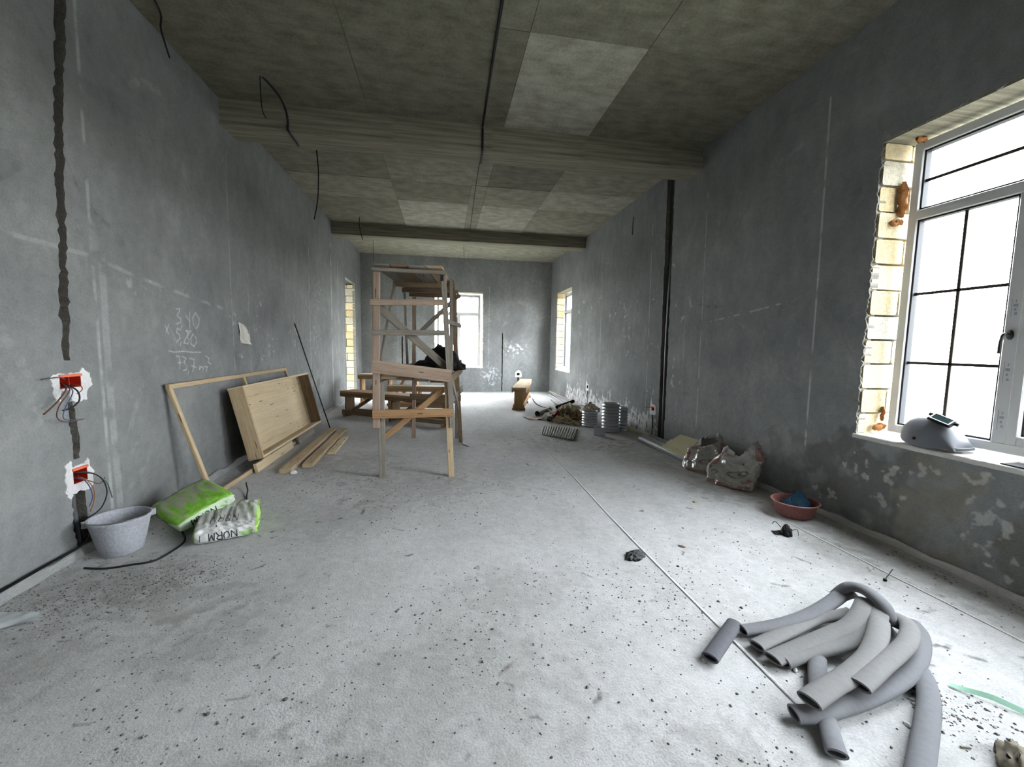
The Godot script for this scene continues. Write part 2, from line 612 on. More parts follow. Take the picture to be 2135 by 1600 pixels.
	for f in [[0.5, 2.6, 0.5, 0.35, 0.5], [0.9, 2.35, 0.5, 0.25, 0.45], [1.2, 2.0, 0.35, 0.3, 0.4], [0.4, 1.9, 0.5, 0.4, 0.4], [2.3, 1.5, 0.7, 0.5, 0.35], [3.2, 1.0, 0.4, 0.4, 0.4], [3.0, 4.4, 0.6, 0.5, 0.3], [2.0, 4.0, 0.8, 0.6, 0.35], [1.2, 4.8, 0.7, 0.7, 0.4], [1.4, 3.3, 0.6, 0.5, 0.3], [4.2, 5.6, 1.0, 0.6, 0.4], [3.4, 6.5, 0.9, 0.9, 0.3], [5.0, 2.3, 0.2, 0.5, 0.4], [5.25, 2.2, 0.2, 1.2, 0.45], [5.0, 3.6, 0.4, 0.5, 0.45], [4.9, 5.0, 0.6, 0.9, 0.4], [1.7, 1.1, 0.5, 0.4, 0.35], [2.7, 2.2, 0.5, 0.3, 0.3]]:
		flakes(buf, TW, FH, fp.call(f[0], f[1]), Vector2(f[3], f[2]) * 152.0, b, 45.0, 70.0, Color(0.56, 0.555, 0.53), f[4] * 0.8)
	var r := RandomNumberGenerator.new()
	r.seed = 44
	for k in 420:   # trodden specks and scrapes
		var p: Vector2 = fp.call(r.randf() * RW, r.randf_range(0.2, 9.5))
		var e := Vector2.from_angle(r.randf() * TAU) * r.randf_range(0.5, 10.0)
		stroke(buf, TW, FH, [p, p + e, p + e * 1.6 + Vector2.from_angle(r.randf() * TAU) * 3.0], r.randf_range(0.5, 1.8), Color(0.40, 0.395, 0.38) if r.randf() < 0.6 else Color(0.86, 0.86, 0.85), r.randf_range(0.2, 0.65), b, 60.0)
	for k in 26:
		var q: Vector2 = fp.call(r.randf() * RW, r.randf_range(0.4, 6.0))
		var pts := [q]
		var ang := r.randf() * TAU
		for j in 6:
			q += Vector2.from_angle(ang) * r.randf_range(10, 26)
			ang += r.randf_range(-0.3, 0.3)
			pts.append(q)
		stroke(buf, TW, FH, pts, 0.6, Color(0.88, 0.88, 0.87), 0.35)
	var gfine := to_tex(mix_noise([g1, g2, g3], [5, 5, 3], [Color(0.52, 0.52, 0.50), Color(0.84, 0.84, 0.84), Color(0.93, 0.93, 0.93), Color(1, 1, 1)]), S, S)
	M.floor = surface_mat(gfine, relief, 0.62, 0.32, to_tex(buf, TW, FH), 1.0)

	# ceiling: board-marked concrete, a few tones
	a = noise_bytes(S, S, 0.012, 501, 5, 1, 1, true)
	b = noise_bytes(S, S, 0.09, 502, 4, 1, 1, true)
	c = noise_bytes(S, S, 0.03, 503, 3, 4, 1, true)
	var ct := to_tex(mix_noise([a, b, c], [4, 3, 3], [Color(0.58, 0.57, 0.52), Color(0.78, 0.775, 0.74), Color(0.92, 0.92, 0.89), Color(1, 1, 0.99)]), S, S)
	var tones := [Color(0.53, 0.525, 0.475), Color(0.57, 0.565, 0.515), Color(0.64, 0.63, 0.585), Color(0.73, 0.725, 0.685), Color(0.46, 0.46, 0.42)]
	M.ceiling = []
	for t in tones:
		var m := tri_mat(ct, 0.6, t, 0.95, relief, 0.4)
		M.ceiling.append(m)
	# beams: the print of narrow boards running across the room
	a = noise_bytes(S, S, 0.01, 511, 3, 32, 1, true)
	b = noise_bytes(S, S, 0.05, 512, 3, 32, 1, true)
	c = noise_bytes(S, S, 0.12, 513, 3, 1, 1, true)
	var bt := to_tex(mix_noise([a, b, c], [2, 7, 2], [Color(0.44, 0.43, 0.40), Color(0.62, 0.61, 0.56), Color(0.78, 0.77, 0.72), Color(0.90, 0.89, 0.84)]), S, S)
	M.beam = tri_mat(bt, 0.9, Color(0.74, 0.73, 0.69), 0.95, relief, 0.3)

	# timber: grain runs along u
	M.wood = {}
	a = noise_bytes(S, S, 0.012, 601, 3, 16, 1, true)
	b = noise_bytes(S, S, 0.07, 602, 4, 16, 1, true)
	c = noise_bytes(S, S, 0.05, 603, 4, 2, 1, true)
	var wood_cols := {
		"pine": [Color(0.54, 0.46, 0.35), Color(0.66, 0.58, 0.46), Color(0.73, 0.66, 0.54), Color(0.80, 0.74, 0.63)],
		"pink": [Color(0.47, 0.40, 0.34), Color(0.58, 0.50, 0.44), Color(0.66, 0.59, 0.52), Color(0.73, 0.67, 0.60)],
		"grey": [Color(0.36, 0.335, 0.30), Color(0.47, 0.445, 0.405), Color(0.56, 0.54, 0.50), Color(0.66, 0.645, 0.61)],
		"orange": [Color(0.48, 0.36, 0.24), Color(0.60, 0.47, 0.34), Color(0.67, 0.55, 0.41), Color(0.74, 0.63, 0.49)],
		"brown": [Color(0.32, 0.265, 0.20), Color(0.43, 0.36, 0.28), Color(0.51, 0.44, 0.35), Color(0.58, 0.51, 0.42)],
		"ply": [Color(0.60, 0.53, 0.42), Color(0.73, 0.66, 0.53), Color(0.78, 0.72, 0.60), Color(0.83, 0.78, 0.67)],
	}
	for k in wood_cols:
		var wb := mix_noise([a, b, c], [3, 4, 2], wood_cols[k])
		for j in 9:   # knots and nail stains
			var p := Vector2(r.randf_range(20, S - 20), r.randf_range(20, S - 20))
			flakes(wb, S, S, p, Vector2(r.randf_range(8, 22), r.randf_range(3, 7)), c, -20.0, 60.0, (wood_cols[k][0] as Color).darkened(0.35), 0.7)
		var m := mat(Color.WHITE, 0.85)
		m.albedo_texture = to_tex(wb, S, S)
		m.uv1_scale = Vector3(0.7, 1.8, 1)
		M.wood[k] = m

	# stone blocks of the reveals
	a = noise_bytes(256, 256, 0.03, 701, 4, 1, 1, true)
	b = noise_bytes(256, 256, 0.2, 702, 3, 1, 1, true)
	var bh := to_tex(b, 256, 256, Image.FORMAT_L8)
	M.brick = []
	for q in [[Color(0.66, 0.60, 0.46), Color(0.80, 0.74, 0.60), Color(0.88, 0.84, 0.72)], [Color(0.58, 0.52, 0.39), Color(0.74, 0.67, 0.52), Color(0.83, 0.78, 0.64)], [Color(0.50, 0.50, 0.48), Color(0.70, 0.68, 0.60), Color(0.82, 0.78, 0.68)]]:
		M.brick.append(tri_mat(to_tex(mix_noise([a, b, b], [4, 3, 2], q), 256, 256), 3.0, Color.WHITE, 0.95, bh, 1.2))
	M.mortar = tri_mat(fine, 3.0, Color(0.52, 0.51, 0.48), 1.0, relief, 2.0)

	# plain materials
	M.pvc = mat(Color(0.80, 0.805, 0.81), 0.35)
	M.seal = mat(Color(0.16, 0.17, 0.18), 0.7)
	M.glass = mat(Color(0.95, 0.98, 1.0, 0.04), 0.02)
	M.glass.transparency = BaseMaterial3D.TRANSPARENCY_ALPHA
	M.glazing_bar = mat(Color(0.22, 0.20, 0.18), 0.5)
	M.steel = mat(Color(0.62, 0.62, 0.61), 0.32, 0.9)
	M.handle = mat(Color(0.30, 0.30, 0.30), 0.35, 0.8)
	M.print_grey = mat(Color(0.62, 0.63, 0.65), 0.6)
	M.sill = tri_mat(fine, 2.0, Color(0.86, 0.855, 0.83), 0.9, relief, 0.4)
	M.gypsum = tri_mat(fine, 3.0, Color(0.95, 0.95, 0.95), 0.95, relief, 0.8)
	M.red_box = mat(Color(0.62, 0.12, 0.07), 0.5)
	M.red_lip = mat(Color(0.86, 0.42, 0.28), 0.5)
	M.black = mat(Color(0.055, 0.057, 0.06), 0.6)
	M.cable_grey = mat(Color(0.33, 0.34, 0.35), 0.6)
	M.cable_dark = mat(Color(0.115, 0.12, 0.13), 0.6)
	M.cable_white = mat(Color(0.78, 0.78, 0.76), 0.5)
	M.wire_brown = mat(Color(0.36, 0.24, 0.19), 0.5)
	M.wire_blue = mat(Color(0.28, 0.34, 0.50), 0.5)
	M.wire_copper = mat(Color(0.55, 0.36, 0.22), 0.4)
	M.foam_orange = tri_mat(to_tex(mix_noise([a, b, b], [3, 3, 2], [Color(0.66, 0.40, 0.22), Color(0.84, 0.58, 0.36), Color(0.92, 0.72, 0.50)]), 256, 256), 6.0, Color.WHITE, 0.95, bh, 2.0)
	M.foam_strip = tri_mat(fine, 4.0, Color(0.92, 0.90, 0.885), 0.9, bh, 1.0)
	M.screed_strip = tri_mat(fine, 4.0, Color(0.90, 0.90, 0.89), 0.9, relief, 0.6)
	M.skirting = tri_mat(fine, 3.0, Color(0.68, 0.685, 0.68), 1.0, relief, 1.2)
	M.ground = mat(Color(0.45, 0.445, 0.42), 1.0)
	M.pebble = tri_mat(fine, 20.0, Color(0.60, 0.595, 0.58), 1.0)
	M.pebble_dark = tri_mat(fine, 20.0, Color(0.42, 0.415, 0.40), 1.0)


# "3,40 x 5,80 = 73,7 m2", chalked on the left wall by hand. px are pixels of a 1300 x 1600 sketch of that bit of wall.
func chalk(buf: PackedByteArray, nz: PackedByteArray) -> void:
	var white := Color(0.93, 0.95, 0.96)
	var strokes := [
		[[375, 155], [455, 150], [440, 215], [385, 285], [470, 350], [475, 430], [380, 465]],
		[[500, 490], [485, 545]],
		[[565, 240], [600, 340], [650, 400]], [[655, 220], [650, 400], [655, 560]],
		[[770, 235], [720, 330], [730, 470], [790, 560], [845, 470], [850, 350], [770, 235]],
		[[145, 495], [180, 590], [215, 660]], [[225, 465], [190, 560], [160, 640]],
		[[475, 580], [395, 560], [385, 640], [440, 680], [455, 760], [385, 835]],
		[[475, 830], [465, 910]],
		[[570, 600], [680, 610], [610, 700], [560, 780], [535, 850], [620, 870], [640, 790], [600, 730], [620, 640], [580, 610]],
		[[715, 670], [780, 740], [795, 840], [740, 925], [680, 870], [680, 760], [715, 680]],
		[[220, 1015], [330, 1045], [520, 1025], [700, 1045], [890, 1045]],
		[[380, 1125], [440, 1130], [455, 1230], [450, 1385]], [[410, 1260], [480, 1265]],
		[[500, 1130], [580, 1170], [535, 1250], [600, 1340], [590, 1400], [520, 1420]],
		[[630, 1430], [615, 1510]],
		[[650, 1170], [740, 1190], [745, 1280], [715, 1450]], [[690, 1320], [785, 1360]],
		[[860, 1330], [855, 1400], [890, 1340], [935, 1370], [920, 1450]], [[960, 1340], [1025, 1350], [1000, 1400], [1005, 1445]],
		[[985, 1120], [1050, 1170], [1030, 1250], [1095, 1290]],
	]
	for s in strokes:
		var pts := []
		for p in s:
			var u: float = (p[0] as float) / 1300.0
			var v: float = (p[1] as float) / 1600.0
			# corners of the sketch on the wall
			var top := Vector2(3.847 + u * 0.968 - 0.236 * u * (1.0 - u), 1.690 + 0.098 * u)
			var bot := Vector2(3.791 + u * 0.954 - 0.232 * u * (1.0 - u), 1.066 - 0.078 * u)
			var q := top.lerp(bot, v)
			pts.append(wp(q.x, q.y))
		stroke(buf, TW, TH, pts, 0.75, white, 0.5, nz, 20.0)


# ------------------------------------------------------------------ room shell
# Plaster face of a wall with holes; s runs along the wall, f(s, y, depth) gives the point. Through the holes the masonry behind shows.
func plaster(called: String, s0: float, s1: float, f: Callable, holes: Array, m: Material, k2: Vector2, o2: Vector2) -> MeshInstance3D:
	uv2_k = k2
	uv2_o = o2
	var st := mb()
	var inward: Vector3 = f.call(0, 0, 0) - f.call(0, 0, 1)
	var cuts := [s0, s1]
	for h in holes:
		var lo := 1e9
		var hi := -1e9
		for p in h:
			lo = minf(lo, p.x)
			hi = maxf(hi, p.x)
		cuts.append((lo + hi) * 0.5)
	cuts.sort()
	for i in cuts.size() - 1:
		if cuts[i + 1] - cuts[i] < 0.0005:
			continue
		var parts: Array = [PackedVector2Array(rect2(cuts[i], 0.0, cuts[i + 1], RH))]
		for h in holes:
			var next := []
			for p in parts:
				next.append_array(Geometry2D.clip_polygons(p, h))
			parts = next
		for p: PackedVector2Array in parts:
			var ids := Geometry2D.triangulate_polygon(p)
			for k in range(0, ids.size(), 3):
				var a := p[ids[k]]
				var b := p[ids[k + 1]]
				var c := p[ids[k + 2]]
				tri(st, f.call(a.x, a.y, 0.0), f.call(b.x, b.y, 0.0), f.call(c.x, c.y, 0.0), inward, a, b, c)
	var o := put(st, called, m)
	uv2_k = Vector2.ONE
	uv2_o = Vector2.ZERO
	struct(o)
	var edge := mb()
	for h in holes:
		var mid := Vector2.ZERO
		for p in h:
			mid += p
		mid /= h.size()
		for i in h.size():
			var a: Vector2 = h[i]
			var b: Vector2 = h[(i + 1) % h.size()]
			quad(edge, f.call(a.x, a.y, 0.0), f.call(b.x, b.y, 0.0), f.call(b.x, b.y, PL + 0.01), f.call(a.x, a.y, PL + 0.01), f.call(mid.x, mid.y, 0) - f.call(a.x, a.y, 0))
	if holes.size():
		put(edge, "plaster_edge", M.mortar, o)
	return o


# Masonry behind the plaster: boxes that leave the window openings free.
func masonry(wall: Node3D, s0: float, s1: float, f: Callable, openings: Array, thick := 0.40) -> void:
	var st := mb()
	var at := s0
	for r in openings:   # [s0, y0, s1, y1], sorted
		box(st, f.call(at, -0.3, PL), f.call(r[0], RH + 0.3, thick))
		if r[1] > 0.0:
			box(st, f.call(r[0], -0.3, PL), f.call(r[2], r[1], thick))
		else:
			box(st, f.call(r[0], -0.3, PL), f.call(r[2], -0.002, thick))
		box(st, f.call(r[0], r[3], PL), f.call(r[2], RH + 0.3, thick))
		at = r[2]
	box(st, f.call(at, -0.3, PL), f.call(s1, RH + 0.3, thick))
	put(st, "masonry", M.raw, wall)


# Stone blocks of a reveal, course by course, standing out of the masonry; dir is the way the reveal faces along the wall.
func reveal_blocks(wall: Node3D, f: Callable, s: float, dir: float, y0: float, y1: float, front: float, back: float, sd: int) -> void:
	var r := RandomNumberGenerator.new()
	r.seed = sd
	var y := y0
	var k := 0
	while y < y1 - 0.03:
		var hgt: float = minf(r.randf_range(0.178, 0.196), y1 - y)
		var parts := [[front, back]]
		if k % 2 == 1:
			var m := front + (back - front) * r.randf_range(0.52, 0.66)
			parts = [[front, m - 0.006], [m + 0.006, back]]
		for p in parts:
			var proud := r.randf_range(-0.006, 0.008)
			var st := mb()
			var a: Vector3 = f.call(s + 0.10 * dir, y + hgt * 0.5, (p[0] + p[1]) * 0.5)
			var b: Vector3 = f.call(s - proud * dir, y + hgt * 0.5, (p[0] + p[1]) * 0.5)
			bar(st, a, b, hgt - 0.014, absf(p[1] - p[0]), Vector3.UP, 0.012)
			put(st, "stone_block", M.brick[r.randi() % 3], wall)
		y += hgt
		k += 1


func build_shell() -> void:
	var left := func(s: float, y: float, dep: float) -> Vector3: return V(-dep, y, s)
	var right := func(s: float, y: float, dep: float) -> Vector3: return V(RW + dep, y, s)
	var far := func(s: float, y: float, dep: float) -> Vector3: return V(s, y, D1 + dep)
	var back := func(s: float, y: float, dep: float) -> Vector3: return V(s, y, D0 - dep)
	var ks := Vector2(1.0 / (D1 - D0), -1.0 / RH)
	var os := Vector2(-D0 / (D1 - D0), 1.0)

	# left wall: a cable chase in three lengths, two socket boxes, a doorway at the far end
	var holes := []
	holes.append(rag([Vector2(3.14, RH + 0.1), Vector2(3.005, 2.6), Vector2(2.985, 2.0), Vector2(2.955, 1.55), Vector2(2.953, 1.245), Vector2(3.0, 1.245), Vector2(3.015, 1.55), Vector2(3.04, 2.0), Vector2(3.065, 2.6), Vector2(3.23, RH + 0.1)], 0.03, 0.012, 1))
	holes.append(rag([Vector2(2.955, 0.985), Vector2(2.955, 0.85), Vector2(2.97, 0.72), Vector2(2.965, 0.62), Vector2(3.005, 0.62), Vector2(3.02, 0.75), Vector2(3.005, 0.88), Vector2(2.99, 0.985)], 0.025, 0.006, 2))
	holes.append(rag([Vector2(2.93, 0.41), Vector2(2.925, 0.20), Vector2(2.95, 0.02), Vector2(3.06, 0.02), Vector2(3.04, 0.20), Vector2(3.02, 0.41)], 0.025, 0.008, 3))
	holes.append(PackedVector2Array(rect2(2.905, 1.075, 3.055, 1.16)))
	holes.append(PackedVector2Array(rect2(2.945, 0.465, 3.05, 0.565)))
	holes.append(rag(rect2(10.42, -0.2, 11.56, 2.93), 0.03, 0.007, 4))
	var o := plaster("wall_left", D0, D1, left, holes, M.wall_left, ks, os)
	masonry(o, D0, D1 + 0.4, left, [[10.36, 0.0, 11.66, 2.93]])
	reveal_blocks(o, left, 11.57, 1.0, 0.0, 2.91, 0.02, 0.40, 61)
	reveal_blocks(o, left, 10.43, -1.0, 0.0, 2.91, 0.02, 0.40, 62)

	# right wall: two windows, a wide chase for the waste pipe, short chases under the socket boxes
	holes = []
	holes.append(rag(rect2(1.28, 0.72, 2.72, 2.94), 0.02, 0.011, 5))
	holes.append(rag(rect2(10.24, 0.72, 11.64, 2.92), 0.03, 0.008, 6))
	holes.append(rag([Vector2(5.54, -0.1), Vector2(5.545, 1.0), Vector2(5.56, 2.2), Vector2(5.60, RH + 0.1), Vector2(5.79, RH + 0.1), Vector2(5.76, 2.2), Vector2(5.73, 1.0), Vector2(5.72, -0.1)], 0.05, 0.010, 7))
	holes.append(rag(rect2(5.875, 0.02, 5.905, 0.40), 0.03, 0.006, 8))
	holes.append(rag(rect2(8.84, 0.02, 8.88, 0.44), 0.03, 0.006, 9))
	holes.append(PackedVector2Array(rect2(5.845, 0.42, 5.93, 0.49)))
	holes.append(PackedVector2Array(rect2(8.82, 0.46, 8.90, 0.53)))
	holes.append(rag([Vector2(6.86, 3.62), Vector2(6.87, 3.32), Vector2(6.90, 3.32), Vector2(6.89, 3.62)], 0.04, 0.005, 19))
	holes.append(rag(rect2(-0.75, 0.72, 0.65, 2.94), 0.03, 0.011, 15))   # a second window, behind the camera: its light falls on the near floor and the bucket
	o = plaster("wall_right", D0, D1, right, holes, M.wall_right, ks, os)
	masonry(o, D0, D1 + 0.4, right, [[-0.83, 0.70, 0.73, 2.94], [1.20, 0.70, 2.80, 2.94], [10.16, 0.70, 11.72, 2.92]])
	reveal_blocks(o, right, 2.71, 1.0, 0.72, 2.925, 0.015, 0.40, 63)
	reveal_blocks(o, right, 1.29, -1.0, 0.72, 2.925, 0.015, 0.40, 64)
	reveal_blocks(o, right, 11.63, 1.0, 0.72, 2.905, 0.015, 0.40, 65)
	reveal_blocks(o, right, 10.25, -1.0, 0.72, 2.905, 0.015, 0.40, 66)

	reveal_blocks(o, right, 0.64, 1.0, 0.72, 2.925, 0.015, 0.40, 73)
	reveal_blocks(o, right, -0.74, -1.0, 0.72, 2.925, 0.015, 0.40, 74)
	lintel(o, right, -0.83, 0.73, 2.925)
	lintel(o, right, 1.20, 2.80, 2.925)
	lintel(o, right, 10.16, 11.72, 2.905)

	# far wall: a window, two thin chases, a socket box
	holes = []
	holes.append(rag(rect2(2.03, 0.71, 3.45, 2.93), 0.03, 0.006, 10))
	holes.append(rag(rect2(4.015, 0.02, 4.045, 1.76), 0.04, 0.006, 11))
	holes.append(rag(rect2(1.105, 0.5, 1.14, 1.60), 0.04, 0.006, 12))
	holes.append(rag(rect2(4.50, 0.02, 4.545, 0.46), 0.04, 0.006, 13))
	holes.append(PackedVector2Array(rect2(4.48, 0.50, 4.57, 0.57)))
	o = plaster("wall_far", 0.0, RW, far, holes, M.wall_far, Vector2(1.0 / RW, -1.0 / RH), Vector2(0, 1))
	masonry(o, -0.4, RW + 0.4, far, [[1.95, 0.69, 3.53, 2.93]])
	reveal_blocks(o, far, 3.44, 1.0, 0.71, 2.915, 0.015, 0.40, 67)
	reveal_blocks(o, far, 2.04, -1.0, 0.71, 2.915, 0.015, 0.40, 68)

	lintel(o, far, 1.95, 3.53, 2.915)

	# wall behind the camera
	o = plaster("wall_back", 0.0, RW, back, [], M.wall_plain, Vector2.ONE, Vector2.ZERO)
	masonry(o, -0.4, RW + 0.4, back, [])

	# floor
	uv2_k = Vector2(1.0 / (D1 - D0), -1.0 / RW)
	uv2_o = Vector2(-D0 / (D1 - D0), 1.0)
	var st := mb()
	var nf := FastNoiseLite.new()
	nf.seed = 9
	nf.frequency = 0.8
	var nu := 136
	var nv := 58
	var pts := []
	var uvs := []
	for i in nu:
		for j in nv:
			var d := lerpf(D0 - 0.3, D1 + 0.3, float(i) / (nu - 1))
			var x := lerpf(-0.3, RW + 0.3, float(j) / (nv - 1))
			pts.append(V(x, nf.get_noise_2d(x, d) * 0.004 - 0.001, d))
			uvs.append(Vector2(d, x))
	st.set_smooth_group(0)
	grid(st, pts, nu, nv, Vector3.UP, uvs)
	uv2_k = Vector2.ONE
	uv2_o = Vector2.ZERO
	var fl := put(st, "floor", M.floor)
	struct(fl, "dusty grey cement screed floor with scuffs")
	st = mb()
	box(st, V(-0.4, -0.3, D0 - 0.4), V(RW + 0.4, -0.02, D1 + 0.4))
	put(st, "slab", M.wall_plain, fl)
	for q in [[3.665, 1.25, 7.4, 0.008], [5.06, 1.2, 3.1, 0.007]]:
		st = mb(true)
		var path := PackedVector3Array()
		var k := 40
		for i in k + 1:
			var d := lerpf(q[1], q[2], float(i) / k)
			path.append(V(q[0] + 0.012 * sin(d * 1.7), nf.get_noise_2d(q[0], d) * 0.004 + 0.001, d))
		tube(st, path, q[3] * 1.2, 0.003, 6)
		put(st, "screed_strip", M.screed_strip, fl, "pale metal strip bedded in the screed")

	# skirtings: the ragged edge of the screed turned up along the walls
	skirting("baseboard_left", 0.0, 1.0, M.skirting, 0.055, 0.04, 21, 10.35)
	skirting("baseboard_right", RW, -1.0, M.foam_strip, 0.042, 0.026, 22, D1 - 0.02)

	# ceiling: slab, panels printed by the shuttering, two beams
	st = mb()
	box(st, V(-0.4, RH + 0.012, D0 - 0.4), V(RW + 0.4, RH + 0.3, D1 + 0.4))
	var ce := put(st, "ceiling", M.ceiling[4])
	struct(ce, "bare concrete ceiling with the print of shuttering panels")
	var xs := [0.0, 1.5, 2.73, 2.98, 4.0, RW]
	var tone := {
		"0": [1, 1, 1, 1, 1], "1": [0, 0, 1, 1, 1], "2": [0, 0, 0, 3, 0],
		"3": [1, 2, 2, 0, 2], "4": [2, 1, 2, 2, 3], "5": [1, 3, 2, 3, 2],
		"6": [2, 3, 3, 2, 2], "7": [2, 2, 2, 2, 2],
	}
	var ds := [[D0, 1.3], [1.3, 3.48], [3.48, 4.95], [5.33, 6.76], [6.76, 7.68], [7.68, 9.30], [9.66, 10.75], [10.75, D1]]
	for i in ds.size():
		for j in 5:
			var drop := rng.randf_range(0.0, 0.005)
			var st2 := mb()
			box(st2, V(xs[j] + 0.002, RH - drop, ds[i][0] + 0.002), V(xs[j + 1] - 0.002, RH + 0.013, ds[i][1] - 0.002))
			put(st2, "panel", M.ceiling[tone[str(i)][j]], ce)
	for q in [[4.95, 5.33, 3.624], [9.30, 9.66, 3.632]]:
		var st3 := mb()
		bar(st3, V(-0.05, (q[2] + RH + 0.1) * 0.5, (q[0] + q[1]) * 0.5), V(RW + 0.05, (q[2] + RH + 0.1) * 0.5, (q[0] + q[1]) * 0.5), RH + 0.1 - q[2], q[1] - q[0], Vector3.UP, 0.012)
		put(st3, "beam", M.beam, ce, "concrete beam with the print of narrow boards")

	# a porch roof shades the doorway in the left wall
	st = mb()
	box(st, V(-0.4, 3.05, 8.2), V(-3.2, 3.25, 13.4))
	box(st, V(-2.95, -0.6, 8.3), V(-3.2, 3.05, 8.55))
	box(st, V(-2.95, -0.6, 13.1), V(-3.2, 3.05, 13.35))
	box(st, V(-0.4, -0.6, 9.45), V(-2.2, 3.05, 9.65))
	struct(put(st, "porch_roof", M.wall_plain), "concrete porch with a side wall outside the doorway")

	# open ground outside
	st = mb()
	box(st, V(-60, -1.1, -60), V(65, -0.6, 75))
	struct(put(st, "ground", M.ground), "bare ground outside the house")


func lintel(wall: Node3D, f: Callable, s0: float, s1: float, y: float) -> void:
	var st := mb()
	box(st, f.call(s0, y, 0.012), f.call(s1, y + 0.03, 0.399))
	put(st, "lintel", M.beam, wall, "board-marked concrete lintel")


func skirting(called: String, x: float, side: float, m: Material, h: float, t: float, sd: int, d1: float) -> void:
	var nz := FastNoiseLite.new()
	nz.seed = sd
	nz.frequency = 3.0
	nz.fractal_octaves = 3
	var st := mb(true)
	var pts := []
	var n := 200
	for i in n:
		var d := lerpf(0.6, d1, float(i) / (n - 1))
		var hh := h * (1.0 + 0.5 * nz.get_noise_1d(d))
		var tt := t * (1.0 + 0.5 * nz.get_noise_1d(d + 50.0))
		for p in [Vector2(tt, -0.01), Vector2(tt, hh * 0.55), Vector2(tt * 0.85, hh * 0.85), Vector2(tt * 0.45, hh), Vector2(tt * 0.18, hh * 0.98), Vector2(tt * 0.12, -0.01)]:
			pts.append(V(x + side * p.x, p.y, d))
	grid(st, pts, n, 6, Vector3.ZERO)
	struct(put(st, called, m))


